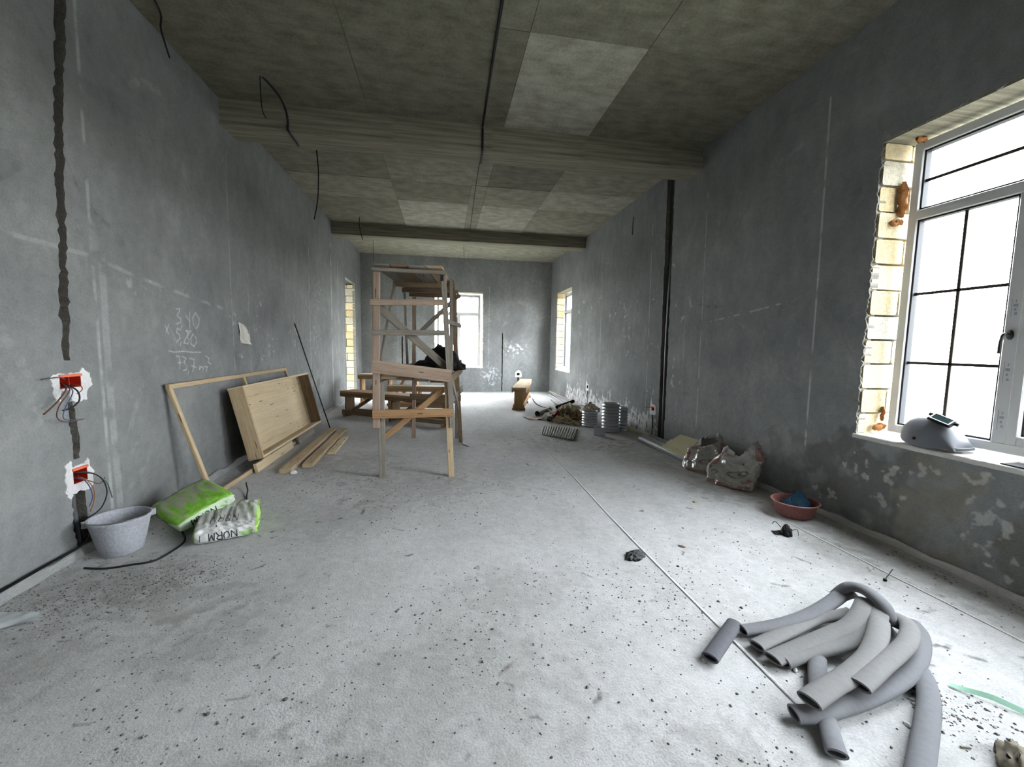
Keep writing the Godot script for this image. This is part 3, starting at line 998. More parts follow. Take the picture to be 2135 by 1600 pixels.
# ------------------------------------------------------------------ windows
# One window in local terms: s along the wall, dep into it.
func window_unit(called: String, f: Callable, s0: float, s1: float, y0: float, y1: float, yt: float, dep: float, bars: bool, handle_side: float) -> void:
	var mid := (s0 + s1) * 0.5
	var w := Node3D.new()
	w.name = called
	add_child(w)
	w.position = f.call(mid, y0, dep)
	struct(w)
	var fr := func(a: Vector2, b: Vector2, wd: float, dd0: float, dd1: float, nm: String, m: Material, wdir: Vector2, cut := 0.006) -> void:
		var st := mb()
		var dm := (dd0 + dd1) * 0.5
		var o: Vector3 = f.call(0, 0, 0)
		bar(st, f.call(a.x, a.y, dep + dm), f.call(b.x, b.y, dep + dm), wd, dd1 - dd0, f.call(wdir.x, wdir.y, 0) - o, cut)
		put(st, nm, m, w)
	var F := 0.062
	# outer frame
	fr.call(Vector2(s0 + F / 2, y0), Vector2(s0 + F / 2, y1), F, 0.0, 0.07, "frame_bar", M.pvc, Vector2(1, 0))
	fr.call(Vector2(s1 - F / 2, y0), Vector2(s1 - F / 2, y1), F, 0.0, 0.07, "frame_bar", M.pvc, Vector2(1, 0))
	fr.call(Vector2(s0 + F, y0 + F / 2), Vector2(s1 - F, y0 + F / 2), F, 0.0, 0.07, "frame_bar", M.pvc, Vector2(0, 1))
	fr.call(Vector2(s0 + F, y1 - F / 2), Vector2(s1 - F, y1 - F / 2), F, 0.0, 0.07, "frame_bar", M.pvc, Vector2(0, 1))
	# transom and mullion
	fr.call(Vector2(s0 + F, yt), Vector2(s1 - F, yt), 0.07, 0.0, 0.07, "transom", M.pvc, Vector2(0, 1))
	fr.call(Vector2(mid, y0 + F), Vector2(mid, yt - 0.035), 0.075, 0.0, 0.07, "mullion", M.pvc, Vector2(1, 0))
	# glazing: gasket, pane, bars
	var panes := [[s0 + F, y0 + F, mid - 0.0375, yt - 0.035, true], [mid + 0.0375, y0 + F, s1 - F, yt - 0.035, true], [s0 + F, yt + 0.035, s1 - F, y1 - F, false]]
	for p in panes:
		if p[4] and absf((p[0] + p[2]) * 0.5 - mid - handle_side * 0.3) < 0.3 and handle_side != 0.0:
			# the opening sash: a second, thicker frame
			for e in [[Vector2(p[0] + 0.028, p[1]), Vector2(p[0] + 0.028, p[3]), Vector2(1, 0)], [Vector2(p[2] - 0.028, p[1]), Vector2(p[2] - 0.028, p[3]), Vector2(1, 0)], [Vector2(p[0] + 0.056, p[1] + 0.028), Vector2(p[2] - 0.056, p[1] + 0.028), Vector2(0, 1)], [Vector2(p[0] + 0.056, p[3] - 0.028), Vector2(p[2] - 0.056, p[3] - 0.028), Vector2(0, 1)]]:
				fr.call(e[0], e[1], 0.056, -0.016, 0.05, "sash_bar", M.pvc, e[2])
			p = [p[0] + 0.056, p[1] + 0.056, p[2] - 0.056, p[3] - 0.056, true]
		for e in [[Vector2(p[0] + 0.006, p[1]), Vector2(p[0] + 0.006, p[3]), Vector2(1, 0)], [Vector2(p[2] - 0.006, p[1]), Vector2(p[2] - 0.006, p[3]), Vector2(1, 0)], [Vector2(p[0], p[1] + 0.006), Vector2(p[2], p[1] + 0.006), Vector2(0, 1)], [Vector2(p[0], p[3] - 0.006), Vector2(p[2], p[3] - 0.006), Vector2(0, 1)]]:
			fr.call(e[0], e[1], 0.012, 0.012, 0.06, "gasket", M.seal, e[2], 0.002)
		var st := mb()
		quad(st, f.call(p[0], p[1], dep + 0.045), f.call(p[2], p[1], dep + 0.045), f.call(p[2], p[3], dep + 0.045), f.call(p[0], p[3], dep + 0.045), f.call(0, 0, 0) - f.call(0, 0, 1))
		put(st, "pane", M.glass, w)
		if bars:
			var cs: float = (p[0] + p[2]) * 0.5
			if p[4]:
				fr.call(Vector2(cs, p[1]), Vector2(cs, p[3]), 0.020, 0.030, 0.042, "glazing_bar", M.glazing_bar, Vector2(1, 0), 0.002)
				for k in 2:
					var yy := 1.307 + k * 0.504
					fr.call(Vector2(p[0], yy), Vector2(p[2], yy), 0.020, 0.030, 0.042, "glazing_bar", M.glazing_bar, Vector2(0, 1), 0.001)
			else:
				fr.call(Vector2(p[0], 2.62), Vector2(p[2], 2.62), 0.020, 0.030, 0.042, "glazing_bar", M.glazing_bar, Vector2(0, 1), 0.001)
	if handle_side != 0.0:
		var hs := mid - handle_side * 0.0
		var hy := 1.50
		var h := Node3D.new()
		h.name = "handle"
		w.add_child(h)
		h.set_meta("label", "dark metal window handle")
		h.position = f.call(hs, hy, dep) - w.position
		var st := mb(true)
		tube(st, PackedVector3Array([f.call(hs, hy, dep - 0.002), f.call(hs, hy, dep - 0.012)]), 0.016, 0.03, 12, 0.0, Vector3.UP)
		put(st, "base_plate", M.handle, h)
		st = mb(true)
		tube(st, smooth_path([f.call(hs, hy + 0.005, dep - 0.01), f.call(hs, hy + 0.006, dep - 0.045), f.call(hs + 0.006, hy - 0.01, dep - 0.055), f.call(hs + 0.012, hy - 0.06, dep - 0.055), f.call(hs + 0.014, hy - 0.115, dep - 0.052)]), 0.010, 0.009, 8)
		put(st, "lever", M.handle, h)


func build_windows() -> void:
	var right := func(s: float, y: float, dep: float) -> Vector3: return V(RW + dep, y, s)
	var far := func(s: float, y: float, dep: float) -> Vector3: return V(s, y, D1 + dep)
	window_unit("window_1", right, 1.35, 2.65, 0.775, 2.895, 2.38, 0.20, true, -1.0)
	window_unit("window_2", far, 2.10, 3.38, 0.765, 2.87, 2.30, 0.16, false, 0.0)
	window_unit("window_3", right, 10.32, 11.57, 0.765, 2.86, 2.36, 0.20, false, 0.0)
	window_unit("window_4", right, -0.68, 0.58, 0.775, 2.895, 2.38, 0.20, true, -1.0)
	sill(get_node("window_4"), right, -0.75, 0.65, 0.705, 0.745, -0.012, 0.21, 34)
	# sills and mounting foam belong to the window they finish
	var w1: Node3D = get_node("window_1")
	sill(w1, right, 1.30, 2.735, 0.705, 0.745, -0.012, 0.21, 31)
	sill(get_node("window_2"), far, 2.02, 3.46, 0.70, 0.735, -0.004, 0.17, 32)
	sill(get_node("window_3"), right, 10.25, 11.64, 0.70, 0.735, -0.004, 0.21, 33)
	var nz := FastNoiseLite.new()
	nz.seed = 5
	nz.frequency = 30.0
	nz.fractal_octaves = 3
	# [s, y, depth, half length, radius, upright]
	for q in [[2.685, 2.52, 0.185, 0.13, 0.026, true], [2.69, 2.35, 0.15, 0.05, 0.02, false], [2.675, 0.80, 0.16, 0.05, 0.026, false], [2.60, 2.905, 0.19, 0.045, 0.018, false], [2.69, 0.90, 0.20, 0.06, 0.015, true]]:
		var st := mb(true)
		var path := PackedVector3Array()
		var n := 12
		for i in n:
			var t := lerpf(-1.0, 1.0, float(i) / (n - 1))
			var c: Vector3 = right.call(q[0], q[1] + t * q[3], q[2]) if q[5] else right.call(q[0], q[1] + 0.006 * sin(t * 5.0), q[2] + t * q[3])
			path.append(c)
		lumpy_tube(st, path, q[4], nz)
		put(st, "mounting_foam", M.foam_orange, w1, "orange lump of mounting foam")
	# faint stamps printed on the protective film of the frame
	for q in [[0.93, 1.04], [1.22, 1.34], [1.62, 1.72]]:
		var st := mb()
		for k in 4:
			var yy: float = lerpf(q[0], q[1], k / 4.0)
			box(st, right.call(1.985 + 0.006 * (k % 2), yy, 0.1985), right.call(1.997 + 0.004 * (k % 3), yy + 0.016, 0.1995))
		box(st, right.call(2.012, q[0] - 0.01, 0.1985), right.call(2.014, q[1], 0.1995))
		put(st, "stamp", M.print_grey, w1, "pale grey stamp printed on the frame")


func lumpy_tube(st: SurfaceTool, path: PackedVector3Array, r: float, nz: FastNoiseLite) -> void:
	var pts := []
	var n := path.size()
	var sides := 10
	var ax := (path[n - 1] - path[0]).normalized()
	var s := ax.cross(Vector3(0.3, 0.7, 0.6)).normalized()
	var t := ax.cross(s)
	for i in n:
		var q := absf(2.0 * i / (n - 1) - 1.0)
		var rr := r * sqrt(maxf(0.02, 1.0 - pow(q, 4.0)))
		for k in sides + 1:
			var a := TAU * (k % sides) / sides
			var e := s * cos(a) + t * sin(a)
			var p := path[i] + e * rr
			pts.append(p + e * nz.get_noise_3dv(p) * r * 1.1)
	grid(st, pts, n, sides + 1, Vector3.ZERO)


func sill(w: Node3D, f: Callable, s0: float, s1: float, y0: float, y1: float, d0: float, d1: float, sd: int) -> void:
	var nz := FastNoiseLite.new()
	nz.seed = sd
	nz.frequency = 6.0
	var st := mb(true)
	var pts := []
	var n := 60
	for i in n:
		var s := lerpf(s0, s1, float(i) / (n - 1))
		var e := d0 + 0.010 * nz.get_noise_1d(s)
		var yy := y1 + 0.004 * nz.get_noise_1d(s + 20.0)
		for p in [Vector2(e + 0.02, y0), Vector2(e, y0 + 0.006), Vector2(e, yy - 0.008), Vector2(e + 0.008, yy), Vector2(lerpf(e, d1, 0.5), yy + 0.003 * nz.get_noise_1d(s * 2.0)), Vector2(d1, yy + 0.004)]:
			pts.append(f.call(s, p.y, p.x))
	grid(st, pts, n, 6, Vector3.ZERO)
	put(st, "sill", M.sill, w, "rough whitish window sill")
	st = mb()
	box(st, f.call(s0, y0 - 0.01, 0.065), f.call(s1, y1 - 0.002, 0.39))
	put(st, "sill_bed", M.mortar, w)


# ------------------------------------------------------------------ shared object builders
# Ragged lump of cloth, paper or plastic lying on a surface at height y0.
# (the caller chooses smooth cloth or sharply creased paper by the smooth group)
func crumple(st: SurfaceTool, at: Vector3, size: Vector3, sd: int, amp: float, freq: float, turn := 0.0, nu := 26, nv := 16, tilt := Vector3.ZERO) -> void:
	var nz := FastNoiseLite.new()
	nz.seed = sd
	nz.noise_type = FastNoiseLite.TYPE_SIMPLEX_SMOOTH
	nz.fractal_type = FastNoiseLite.FRACTAL_RIDGED
	nz.fractal_octaves = 3
	nz.frequency = freq
	var pts := []
	var bs := Basis(Vector3.UP, turn)
	for i in nu + 1:
		var a := TAU * (i % nu) / nu
		for j in nv + 1:
			var p := lerpf(-PI / 2, PI / 2, float(j) / nv)
			var e := Vector3(cos(a) * cos(p), sin(p), sin(a) * cos(p))
			var k := 1.0 + amp * nz.get_noise_3dv(e * 1.0 + Vector3(sd, 0, 0))
			var q := Vector3(e.x * size.x, maxf(e.y, -0.05) * size.y, e.z * size.z) * k
			q += tilt * maxf(e.y, 0.0)
			q.y = maxf(q.y, 0.0)
			pts.append(at + bs * q)
	grid(st, pts, nu + 1, nv + 1, Vector3.ZERO)


# A filled paper sack: rounded box along u, cross-section in v and n. UV: u along the sack, v round it (front face at 0.5, top at 0.25).
func sack(st: SurfaceTool, c: Vector3, u: Vector3, v: Vector3, a: float, b: float, h: float, sd: int, wrinkle := 0.012) -> void:
	var n := u.cross(v).normalized()
	if n.y < 0.0:
		n = -n
	var nz := FastNoiseLite.new()
	nz.seed = sd
	nz.frequency = 5.0
	nz.fractal_octaves = 3
	var nu := 40
	var nv := 56
	var pts := []
	var uvs := []
	for i in nu + 1:
		var p := lerpf(-1.0, 1.0, float(i) / nu)
		var e := pow(maxf(0.0, 1.0 - pow(absf(p), 9.0)), 0.42)
		var ew := pow(maxf(0.0, 1.0 - pow(absf(p), 16.0)), 0.10)
		for j in nv + 1:
			var th := TAU * j / nv
			var cs := cos(th)
			var sn := sin(th)
			var q := signf(cs) * pow(absf(cs), 0.42)
			var z := signf(sn) * pow(absf(sn), 0.50)
			var pos := c + u * p * a + v * q * b * (0.35 + 0.65 * ew) + n * z * h * 0.5 * maxf(e, 0.10) * (1.0 + 0.10 * sin(p * 3.0 + sd))
			var jj := Vector3(p * 2.0, cos(th) * 2.0, sin(th) * 2.0)
			pos += (v * q * 0.5 + n * z).normalized() * nz.get_noise_3dv(jj * 0.35 + Vector3(sd, 0, 0)) * wrinkle * 2.0 * (0.35 if z < -0.4 else 1.0)
			pts.append(pos)
			# each face of the sack takes a quarter of the print, spread evenly over it
			var vv := float(j) / nv
			if vv > 0.125 and vv < 0.375:
				vv = 0.25 - q / 0.8646 * 0.125
			elif vv >= 0.375 and vv <= 0.625:
				vv = 0.5 - z / 0.8409 * 0.125
			uvs.append(Vector2(p * 0.5 + 0.5, vv))
	grid(st, pts, nu + 1, nv + 1, Vector3.ZERO, uvs)


func letters(buf: PackedByteArray, w: int, h: int, word: String, at: Vector2, step: float, size: Vector2, half: float, col: Color, alpha: float, flip: bool, nz := PackedByteArray()) -> void:
	var shapes := {
		"N": [[[0, 1], [0, 0], [1, 1], [1, 0]]],
		"O": [[[0.5, 0], [0.12, 0.15], [0, 0.5], [0.12, 0.85], [0.5, 1], [0.88, 0.85], [1, 0.5], [0.88, 0.15], [0.5, 0]]],
		"R": [[[0, 1], [0, 0], [0.7, 0.02], [0.92, 0.25], [0.7, 0.5], [0, 0.52]], [[0.5, 0.52], [1, 1]]],
		"M": [[[0, 1], [0.05, 0], [0.5, 0.75], [0.95, 0], [1, 1]]],
		"I": [[[0.5, 0], [0.5, 1]]],
	}
	for i in word.length():
		if not shapes.has(word[i]):
			continue
		for s in shapes[word[i]]:
			var pts := []
			for p in s:
				var q := Vector2(p[0] * size.x, p[1] * size.y)
				pts.append(at + ((-Vector2(i * step, 0) - q) if flip else (Vector2(i * step, 0) + q)))
			stroke(buf, w, h, pts, half, col, alpha, nz, 40.0)


# Flat ragged plate of gypsum on a wall with a square hole in it.
func wall_plate(st: SurfaceTool, f: Callable, poly: PackedVector2Array, hole: PackedVector2Array, thick: float) -> void:
	var inward: Vector3 = f.call(0, 0, 0) - f.call(0, 0, 1)
	var mid := (hole[0].x + hole[1].x) * 0.5
	for half in [rect2(mid - 3, -1, mid, 5), rect2(mid, -1, mid + 3, 5)]:
		for p in Geometry2D.intersect_polygons(poly, PackedVector2Array(half)):
			for q: PackedVector2Array in Geometry2D.clip_polygons(p, hole):
				var ids := Geometry2D.triangulate_polygon(q)
				for k in range(0, ids.size(), 3):
					tri(st, f.call(q[ids[k]].x, q[ids[k]].y, -thick), f.call(q[ids[k + 1]].x, q[ids[k + 1]].y, -thick), f.call(q[ids[k + 2]].x, q[ids[k + 2]].y, -thick), inward)
	for i in poly.size():
		var a := poly[i]
		var b := poly[(i + 1) % poly.size()]
		var n2 := Vector2(a.y - b.y, b.x - a.x)
		quad(st, f.call(a.x, a.y, -thick), f.call(b.x, b.y, -thick), f.call(b.x, b.y, 0.002), f.call(a.x, a.y, 0.002), f.call(a.x + n2.x, a.y + n2.y, 0) - f.call(a.x, a.y, 0))


# A plastic back box let into the plaster in a collar of white gypsum.
func socket_box(label: String, f: Callable, r: Array, collar: Array, sd: int, wires: Array, back_dark := false) -> void:
	var t := thing("socket_box", label, "socket box", f.call((r[0] + r[2]) * 0.5, r[1], 0.0), "socket boxes set in the walls")
	var hole := PackedVector2Array(rect2(r[0], r[1], r[2], r[3]))
	var st := mb()
	wall_plate(st, f, rag(collar, 0.012, 0.007, sd), hole, 0.006)
	put(st, "gypsum_collar", M.gypsum, t, "ragged collar of white gypsum")
	st = mb()
	var e := 0.004
	var fr: float = -0.004
	var bk: float = 0.055
	for s in [[r[0], r[1], r[0] + e, r[3]], [r[2] - e, r[1], r[2], r[3]], [r[0], r[1], r[2], r[1] + e], [r[0], r[3] - e, r[2], r[3]]]:
		box(st, f.call(s[0], s[1], fr), f.call(s[2], s[3], bk))
	box(st, f.call(r[0], r[1], bk), f.call(r[2], r[3], bk + 0.004))
	box(st, f.call(lerpf(r[0], r[2], 0.55), r[1], 0.01), f.call(lerpf(r[0], r[2], 0.58), r[3], bk))
	var inside := put(st, "box", M.black if back_dark else M.red_box, t)
	if not back_dark:
		st = mb()
		box(st, f.call(r[0] - 0.004, r[3] - 0.016, -0.012), f.call(r[2] + 0.004, r[3] - 0.001, 0.004))
		put(st, "lip", M.red_lip, inside, "paler red upper lip")
	for w in wires:
		wire(t, "wire", w[0], w[1], w[2])


# ------------------------------------------------------------------ left side of the room
func build_left_side() -> void:
	var left := func(s: float, y: float, dep: float) -> Vector3: return V(-dep, y, s)
	socket_box("red socket box in white gypsum on the left wall, above the other, brown wires hanging", left, [2.905, 1.075, 3.055, 1.16],
		[Vector2(2.845, 1.15), Vector2(2.86, 1.07), Vector2(2.875, 1.0), Vector2(2.90, 1.0), Vector2(2.915, 1.065), Vector2(2.97, 1.05), Vector2(2.975, 0.99), Vector2(3.09, 0.985), Vector2(3.095, 1.04), Vector2(3.135, 1.08), Vector2(3.125, 1.16), Vector2(3.07, 1.195), Vector2(3.05, 1.165), Vector2(2.90, 1.165), Vector2(2.88, 1.17)], 41, [
		[[V(0.0, 1.13, 2.95), V(0.045, 1.15, 2.86), V(0.04, 1.148, 2.80), V(0.035, 1.144, 2.757)], 0.0035, M.cable_grey],
		[[V(-0.02, 1.11, 2.94), V(0.05, 1.08, 2.89), V(0.07, 1.02, 2.81), V(0.06, 0.985, 2.78), V(0.05, 0.946, 2.733)], 0.0045, M.wire_brown],
		[[V(-0.02, 1.10, 2.95), V(0.06, 1.07, 2.90), V(0.08, 0.99, 2.80), V(0.07, 0.92, 2.79), V(0.06, 0.88, 2.86), V(0.04, 0.872, 3.013)], 0.0032, M.wire_brown],
		[[V(-0.02, 1.10, 2.96), V(0.06, 1.06, 2.92), V(0.07, 0.97, 2.85), V(0.07, 0.91, 2.83), V(0.055, 0.885, 2.90), V(0.04, 0.874, 2.98)], 0.003, M.wire_blue],
		[[V(-0.02, 1.10, 2.97), V(0.06, 1.06, 2.95), V(0.075, 1.0, 2.94), V(0.06, 0.96, 2.90), V(0.05, 0.95, 2.855)], 0.0045, M.cable_dark],
		[[V(-0.02, 1.10, 3.0), V(0.05, 1.085, 2.99), V(0.06, 1.06, 2.985), V(0.05, 1.04, 2.96)], 0.003, M.wire_copper],
	])
	socket_box("red socket box in white gypsum low on the left wall, wires drooping over the bucket", left, [2.945, 0.465, 3.05, 0.565],
		[Vector2(2.90, 0.60), Vector2(2.89, 0.50), Vector2(2.895, 0.40), Vector2(2.92, 0.36), Vector2(2.935, 0.41), Vector2(3.05, 0.40), Vector2(3.09, 0.42), Vector2(3.10, 0.50), Vector2(3.075, 0.56), Vector2(3.06, 0.61), Vector2(3.03, 0.575), Vector2(2.945, 0.57), Vector2(2.935, 0.62)], 42, [
		[[V(-0.02, 0.53, 2.98), V(0.05, 0.53, 2.99), V(0.07, 0.50, 3.03), V(0.06, 0.42, 3.12), V(0.05, 0.36, 3.155), V(0.05, 0.293, 3.172)], 0.0035, M.cable_grey],
		[[V(-0.02, 0.52, 2.98), V(0.06, 0.52, 3.0), V(0.08, 0.46, 3.06), V(0.08, 0.36, 3.09), V(0.07, 0.27, 3.05), V(0.05, 0.235, 2.975)], 0.0038, M.cable_dark],
		[[V(-0.02, 0.50, 2.97), V(0.05, 0.50, 2.96), V(0.07, 0.42, 3.0), V(0.06, 0.33, 3.01), V(0.05, 0.27, 2.99)], 0.003, M.wire_copper],
		[[V(-0.02, 0.50, 2.98), V(0.05, 0.47, 3.0), V(0.06, 0.43, 3.06), V(0.05, 0.44, 3.11), V(0.045, 0.45, 3.13)], 0.003, M.wire_brown],
		[[V(-0.02, 0.50, 2.97), V(0.05, 0.48, 2.97), V(0.07, 0.38, 2.99), V(0.06, 0.31, 2.975)], 0.003, M.wire_blue],
	])
	# corrugated conduit lying in the chase
	tag(wire(null, "conduit", [V(-0.035, 1.06, 2.98), V(-0.03, 0.95, 2.975), V(-0.032, 0.80, 2.985), V(-0.035, 0.66, 2.985), V(-0.04, 0.56, 2.985)], 0.012, M.cable_dark), "dark conduit lying in the chase between the two red boxes", "conduit")
	tag(wire(null, "conduit", [V(-0.035, 0.47, 2.98), V(-0.03, 0.32, 2.975), V(-0.03, 0.16, 2.985), V(-0.03, 0.04, 2.99)], 0.014, M.cable_grey), "grey conduit in the chase running down behind the bucket", "conduit")

	# cables on the floor and along the wall
	tag(wire(null, "cable", [V(0.034, 0.055, 1.6), V(0.034, 0.068, 2.05), V(0.034, 0.066, 2.44), V(0.034, 0.070, 2.70), V(0.034, 0.072, 2.92), V(0.02, 0.11, 3.0)], 0.007, M.black), "black cable lying on the skirting along the left wall", "cable")
	tag(wire(null, "cable", [V(0.169, 0.006, 2.758), V(0.30, 0.007, 2.735), V(0.42, 0.006, 2.765), V(0.517, 0.006, 2.796), V(0.549, 0.006, 2.90), V(0.548, 0.006, 3.05), V(0.47, 0.006, 3.18), V(0.34, 0.006, 3.34)], 0.006, M.cable_dark), "dark cable curling on the floor in front of the bucket", "cable")
	tag(wire(null, "cable", [V(0.62, 0.006, 3.80), V(0.56, 0.006, 3.94), V(0.52, 0.02, 4.05), V(0.47, 0.045, 4.14), V(0.46, 0.05, 4.17)], 0.006, M.cable_dark), "short dark cable end sticking up behind the cement sacks", "cable")

	# bucket
	var b := thing("bucket", "grey mortar-caked bucket on the floor by the left wall", "bucket", V(0.23, 0, 2.97))
	var bx := noise_bytes(256, 256, 0.04, 801, 4, 1, 1, true)
	var by := noise_bytes(256, 256, 0.15, 802, 3, 1, 1, true)
	var bm := tri_mat(to_tex(mix_noise([bx, by, by], [3, 3, 1], [Color(0.42, 0.42, 0.44), Color(0.60, 0.61, 0.635), Color(0.70, 0.71, 0.73), Color(0.80, 0.81, 0.82)]), 256, 256), 5.0, Color.WHITE, 0.8, M.relief, 0.5)
	var st := mb(true)
	lathe(st, V(0.23, 0, 2.97), [Vector2(0.0, 0.004), Vector2(0.095, 0.002), Vector2(0.108, 0.012), Vector2(0.128, 0.10), Vector2(0.146, 0.185), Vector2(0.150, 0.205), Vector2(0.161, 0.225), Vector2(0.163, 0.240), Vector2(0.156, 0.244), Vector2(0.148, 0.236), Vector2(0.143, 0.20), Vector2(0.122, 0.09), Vector2(0.116, 0.07)], 40)
	put(st, "shell", bm, b)
	st = mb(true)
	crumple(st, V(0.23, 0.055, 2.97), Vector3(0.098, 0.03, 0.098), 31, 0.12, 1.2)
	put(st, "mortar_residue", M.mortar, b)
	wire(b, "handle", [V(0.095, 0.232, 2.876), V(0.16, 0.247, 2.825), V(0.265, 0.250, 2.806), V(0.36, 0.250, 2.86), V(0.395, 0.247, 2.95), V(0.365, 0.232, 3.064)], 0.0035, M.steel)
	for q in [[0.362, 3.062], [0.098, 2.878]]:
		st = mb()
		bar(st, V(q[0], 0.205, q[1]), V(q[0], 0.245, q[1]), 0.03, 0.02, V(0.7, 0, 0.7), 0.005)
		put(st, "handle_lug", bm, b)

	build_sacks()

	# light batten frame leaning on the wall
	var fr := thing("wooden_hurdle", "open frame of slim battens leaning on the left wall", "frame", V(0.29, 0, 5.1))
	var w: Material = M.wood.pine
	var top := func(d: float) -> Vector3: return V(0.045, 0.995, d)
	var foot := func(d: float) -> Vector3: return V(0.300, 0.022, d)
	board(fr, "rail", top.call(3.82), top.call(6.42), 0.042, 0.03, Vector3.UP, w)
	board(fr, "rail", foot.call(3.88), foot.call(6.46), 0.042, 0.03, Vector3.UP, w)
	for d in [3.845, 5.13, 6.40]:
		board(fr, "post", top.call(d) - Vector3(0, 0.02, 0), foot.call(d + 0.05) + Vector3(0, 0.02, 0), 0.045, 0.03, V(0, 0, 1), w)

	# shallow tray of boards and plywood, leaning on the frame
	var tr := thing("shuttering_tray", "shallow plywood tray with board sides leaning against the batten frame", "tray", V(0.42, 0, 5.7))
	var up2 := V(-0.225, 0.974, 0)
	var out := V(0.974, 0.225, 0)
	var at := func(s: float, hgt: float, o: float) -> Vector3: return V(0.285, 0.125, 0) + V(0, 0, s) + up2 * hgt + out * o
	var d0 := 4.66
	var d1 := 6.70
	var hh := 0.775
	st = mb()
	bar(st, at.call(d0, hh * 0.5, 0.0), at.call(d1, hh * 0.5, 0.0), hh, 0.014, up2, 0.002)
	put(st, "plywood_panel", M.wood.ply, tr)
	board(tr, "side_board", at.call(d0 - 0.012, 0.0, 0.075), at.call(d0 - 0.012, hh, 0.075), 0.15, 0.026, out, M.wood.pine)
	board(tr, "side_board", at.call(d1 + 0.012, 0.0, 0.075), at.call(d1 + 0.012, hh, 0.075), 0.15, 0.026, out, M.wood.brown)
	board(tr, "side_board", at.call(d0 - 0.025, hh - 0.0, 0.075), at.call(d1 + 0.025, hh - 0.0, 0.075), 0.15, 0.026, out, M.wood.ply)
	board(tr, "side_board", at.call(d0 - 0.025, 0.013, 0.075), at.call(d1 + 0.025, 0.013, 0.075), 0.15, 0.026, out, M.wood.ply)
	board(tr, "cleat", V(0.355, 0.052, 4.62), V(0.345, 0.052, 5.70), 0.10, 0.03, V(-0.2, 0.97, 0), M.wood.ply)
	board(tr, "cleat", V(0.345, 0.052, 5.92), V(0.335, 0.052, 6.62), 0.10, 0.03, V(-0.2, 0.97, 0), M.wood.grey)

	# steel bar leaning on the wall
	tag(wire(null, "steel_bar", [V(0.478, 0.008, 7.01), V(0.245, 0.84, 6.975), V(0.014, 1.675, 6.94)], 0.009, M.cable_dark, 2, 8), "thin black steel bar leaning on the left wall beyond the tray", "bar")

	# loose timbers on the floor
	for q in [["pine", V(0.655, 0.027, 4.585), V(0.585, 0.027, 6.75), 0.115, 0.05, "thick pale plank on the floor next to the tray"], ["pine", V(0.815, 0.025, 4.78), V(0.75, 0.025, 6.72), 0.105, 0.048, "thick plank in the middle of three planks on the floor"], ["ply", V(0.925, 0.015, 5.33), V(0.885, 0.015, 6.22), 0.09, 0.028, "short thin plank beside two thick planks on the floor"]]:
		st = mb()
		bar(st, q[1], q[2], q[3], q[4], Vector3.RIGHT, 0.004, Vector2(rng.randf() * 5, rng.randf() * 3))
		tag(put(st, "plank", M.wood[q[0]]), q[5], "plank", "loose planks by the left wall")
	st = mb(true)
	crumple(st, V(0.735, 0, 4.58), Vector3(0.035, 0.028, 0.03), 17, 0.3, 1.2, 0.3, 16, 10)
	tag(put(st, "stone", M.gypsum), "small pale lump of stone before the plank ends", "stone")

	# scraps on the wall and floor
	st = mb(true)
	sheet(st, [V(0.012, 1.60, 5.16), V(0.02, 1.56, 5.33), V(0.02, 1.345, 5.46), V(0.014, 1.36, 5.20)], 0.02, 12, 51)
	var scrap := mat(Color(0.72, 0.72, 0.68), 0.6)
	tag(put(st, "plastic_scrap", scrap), "torn pale scrap of plastic stuck to the left wall above the frame", "scrap")
	st = mb(true)
	sheet(st, [V(0.08, 0.006, 2.16), V(0.36, 0.006, 2.25), V(0.30, 0.006, 2.33), V(0.10, 0.006, 2.34)], 0.010, 12, 52)
	tag(put(st, "plastic_film", mat(Color(0.72, 0.74, 0.74), 0.4)), "thin pale plastic film on the floor by the left skirting", "film")


# Crumpled four-cornered sheet.
func sheet(st: SurfaceTool, c: Array, amp: float, n: int, sd: int, freq := 9.0) -> void:
	var nz := FastNoiseLite.new()
	nz.seed = sd
	nz.frequency = freq
	nz.fractal_octaves = 2
	var nrm: Vector3 = ((c[1] - c[0]) as Vector3).cross(c[3] - c[0]).normalized()
	if nrm.y < -0.1:
		nrm = -nrm
	var pts := []
	for i in n:
		for j in n:
			var u := float(i) / (n - 1)
			var v := float(j) / (n - 1)
			var p: Vector3 = (c[0] as Vector3).lerp(c[1], u).lerp((c[3] as Vector3).lerp(c[2], u), v)
			var k := nz.get_noise_3dv(p)
			pts.append(p + nrm * maxf(-0.002, amp * (k + 0.35)) + (c[1] - c[0]) * 0.08 * nz.get_noise_2d(v * 0.7 + sd, u * 0.1))
	var back := []
	for p in pts:
		back.append(p - nrm * 0.0015)
	grid(st, pts, n, n, nrm)
	grid(st, back, n, n, -nrm)


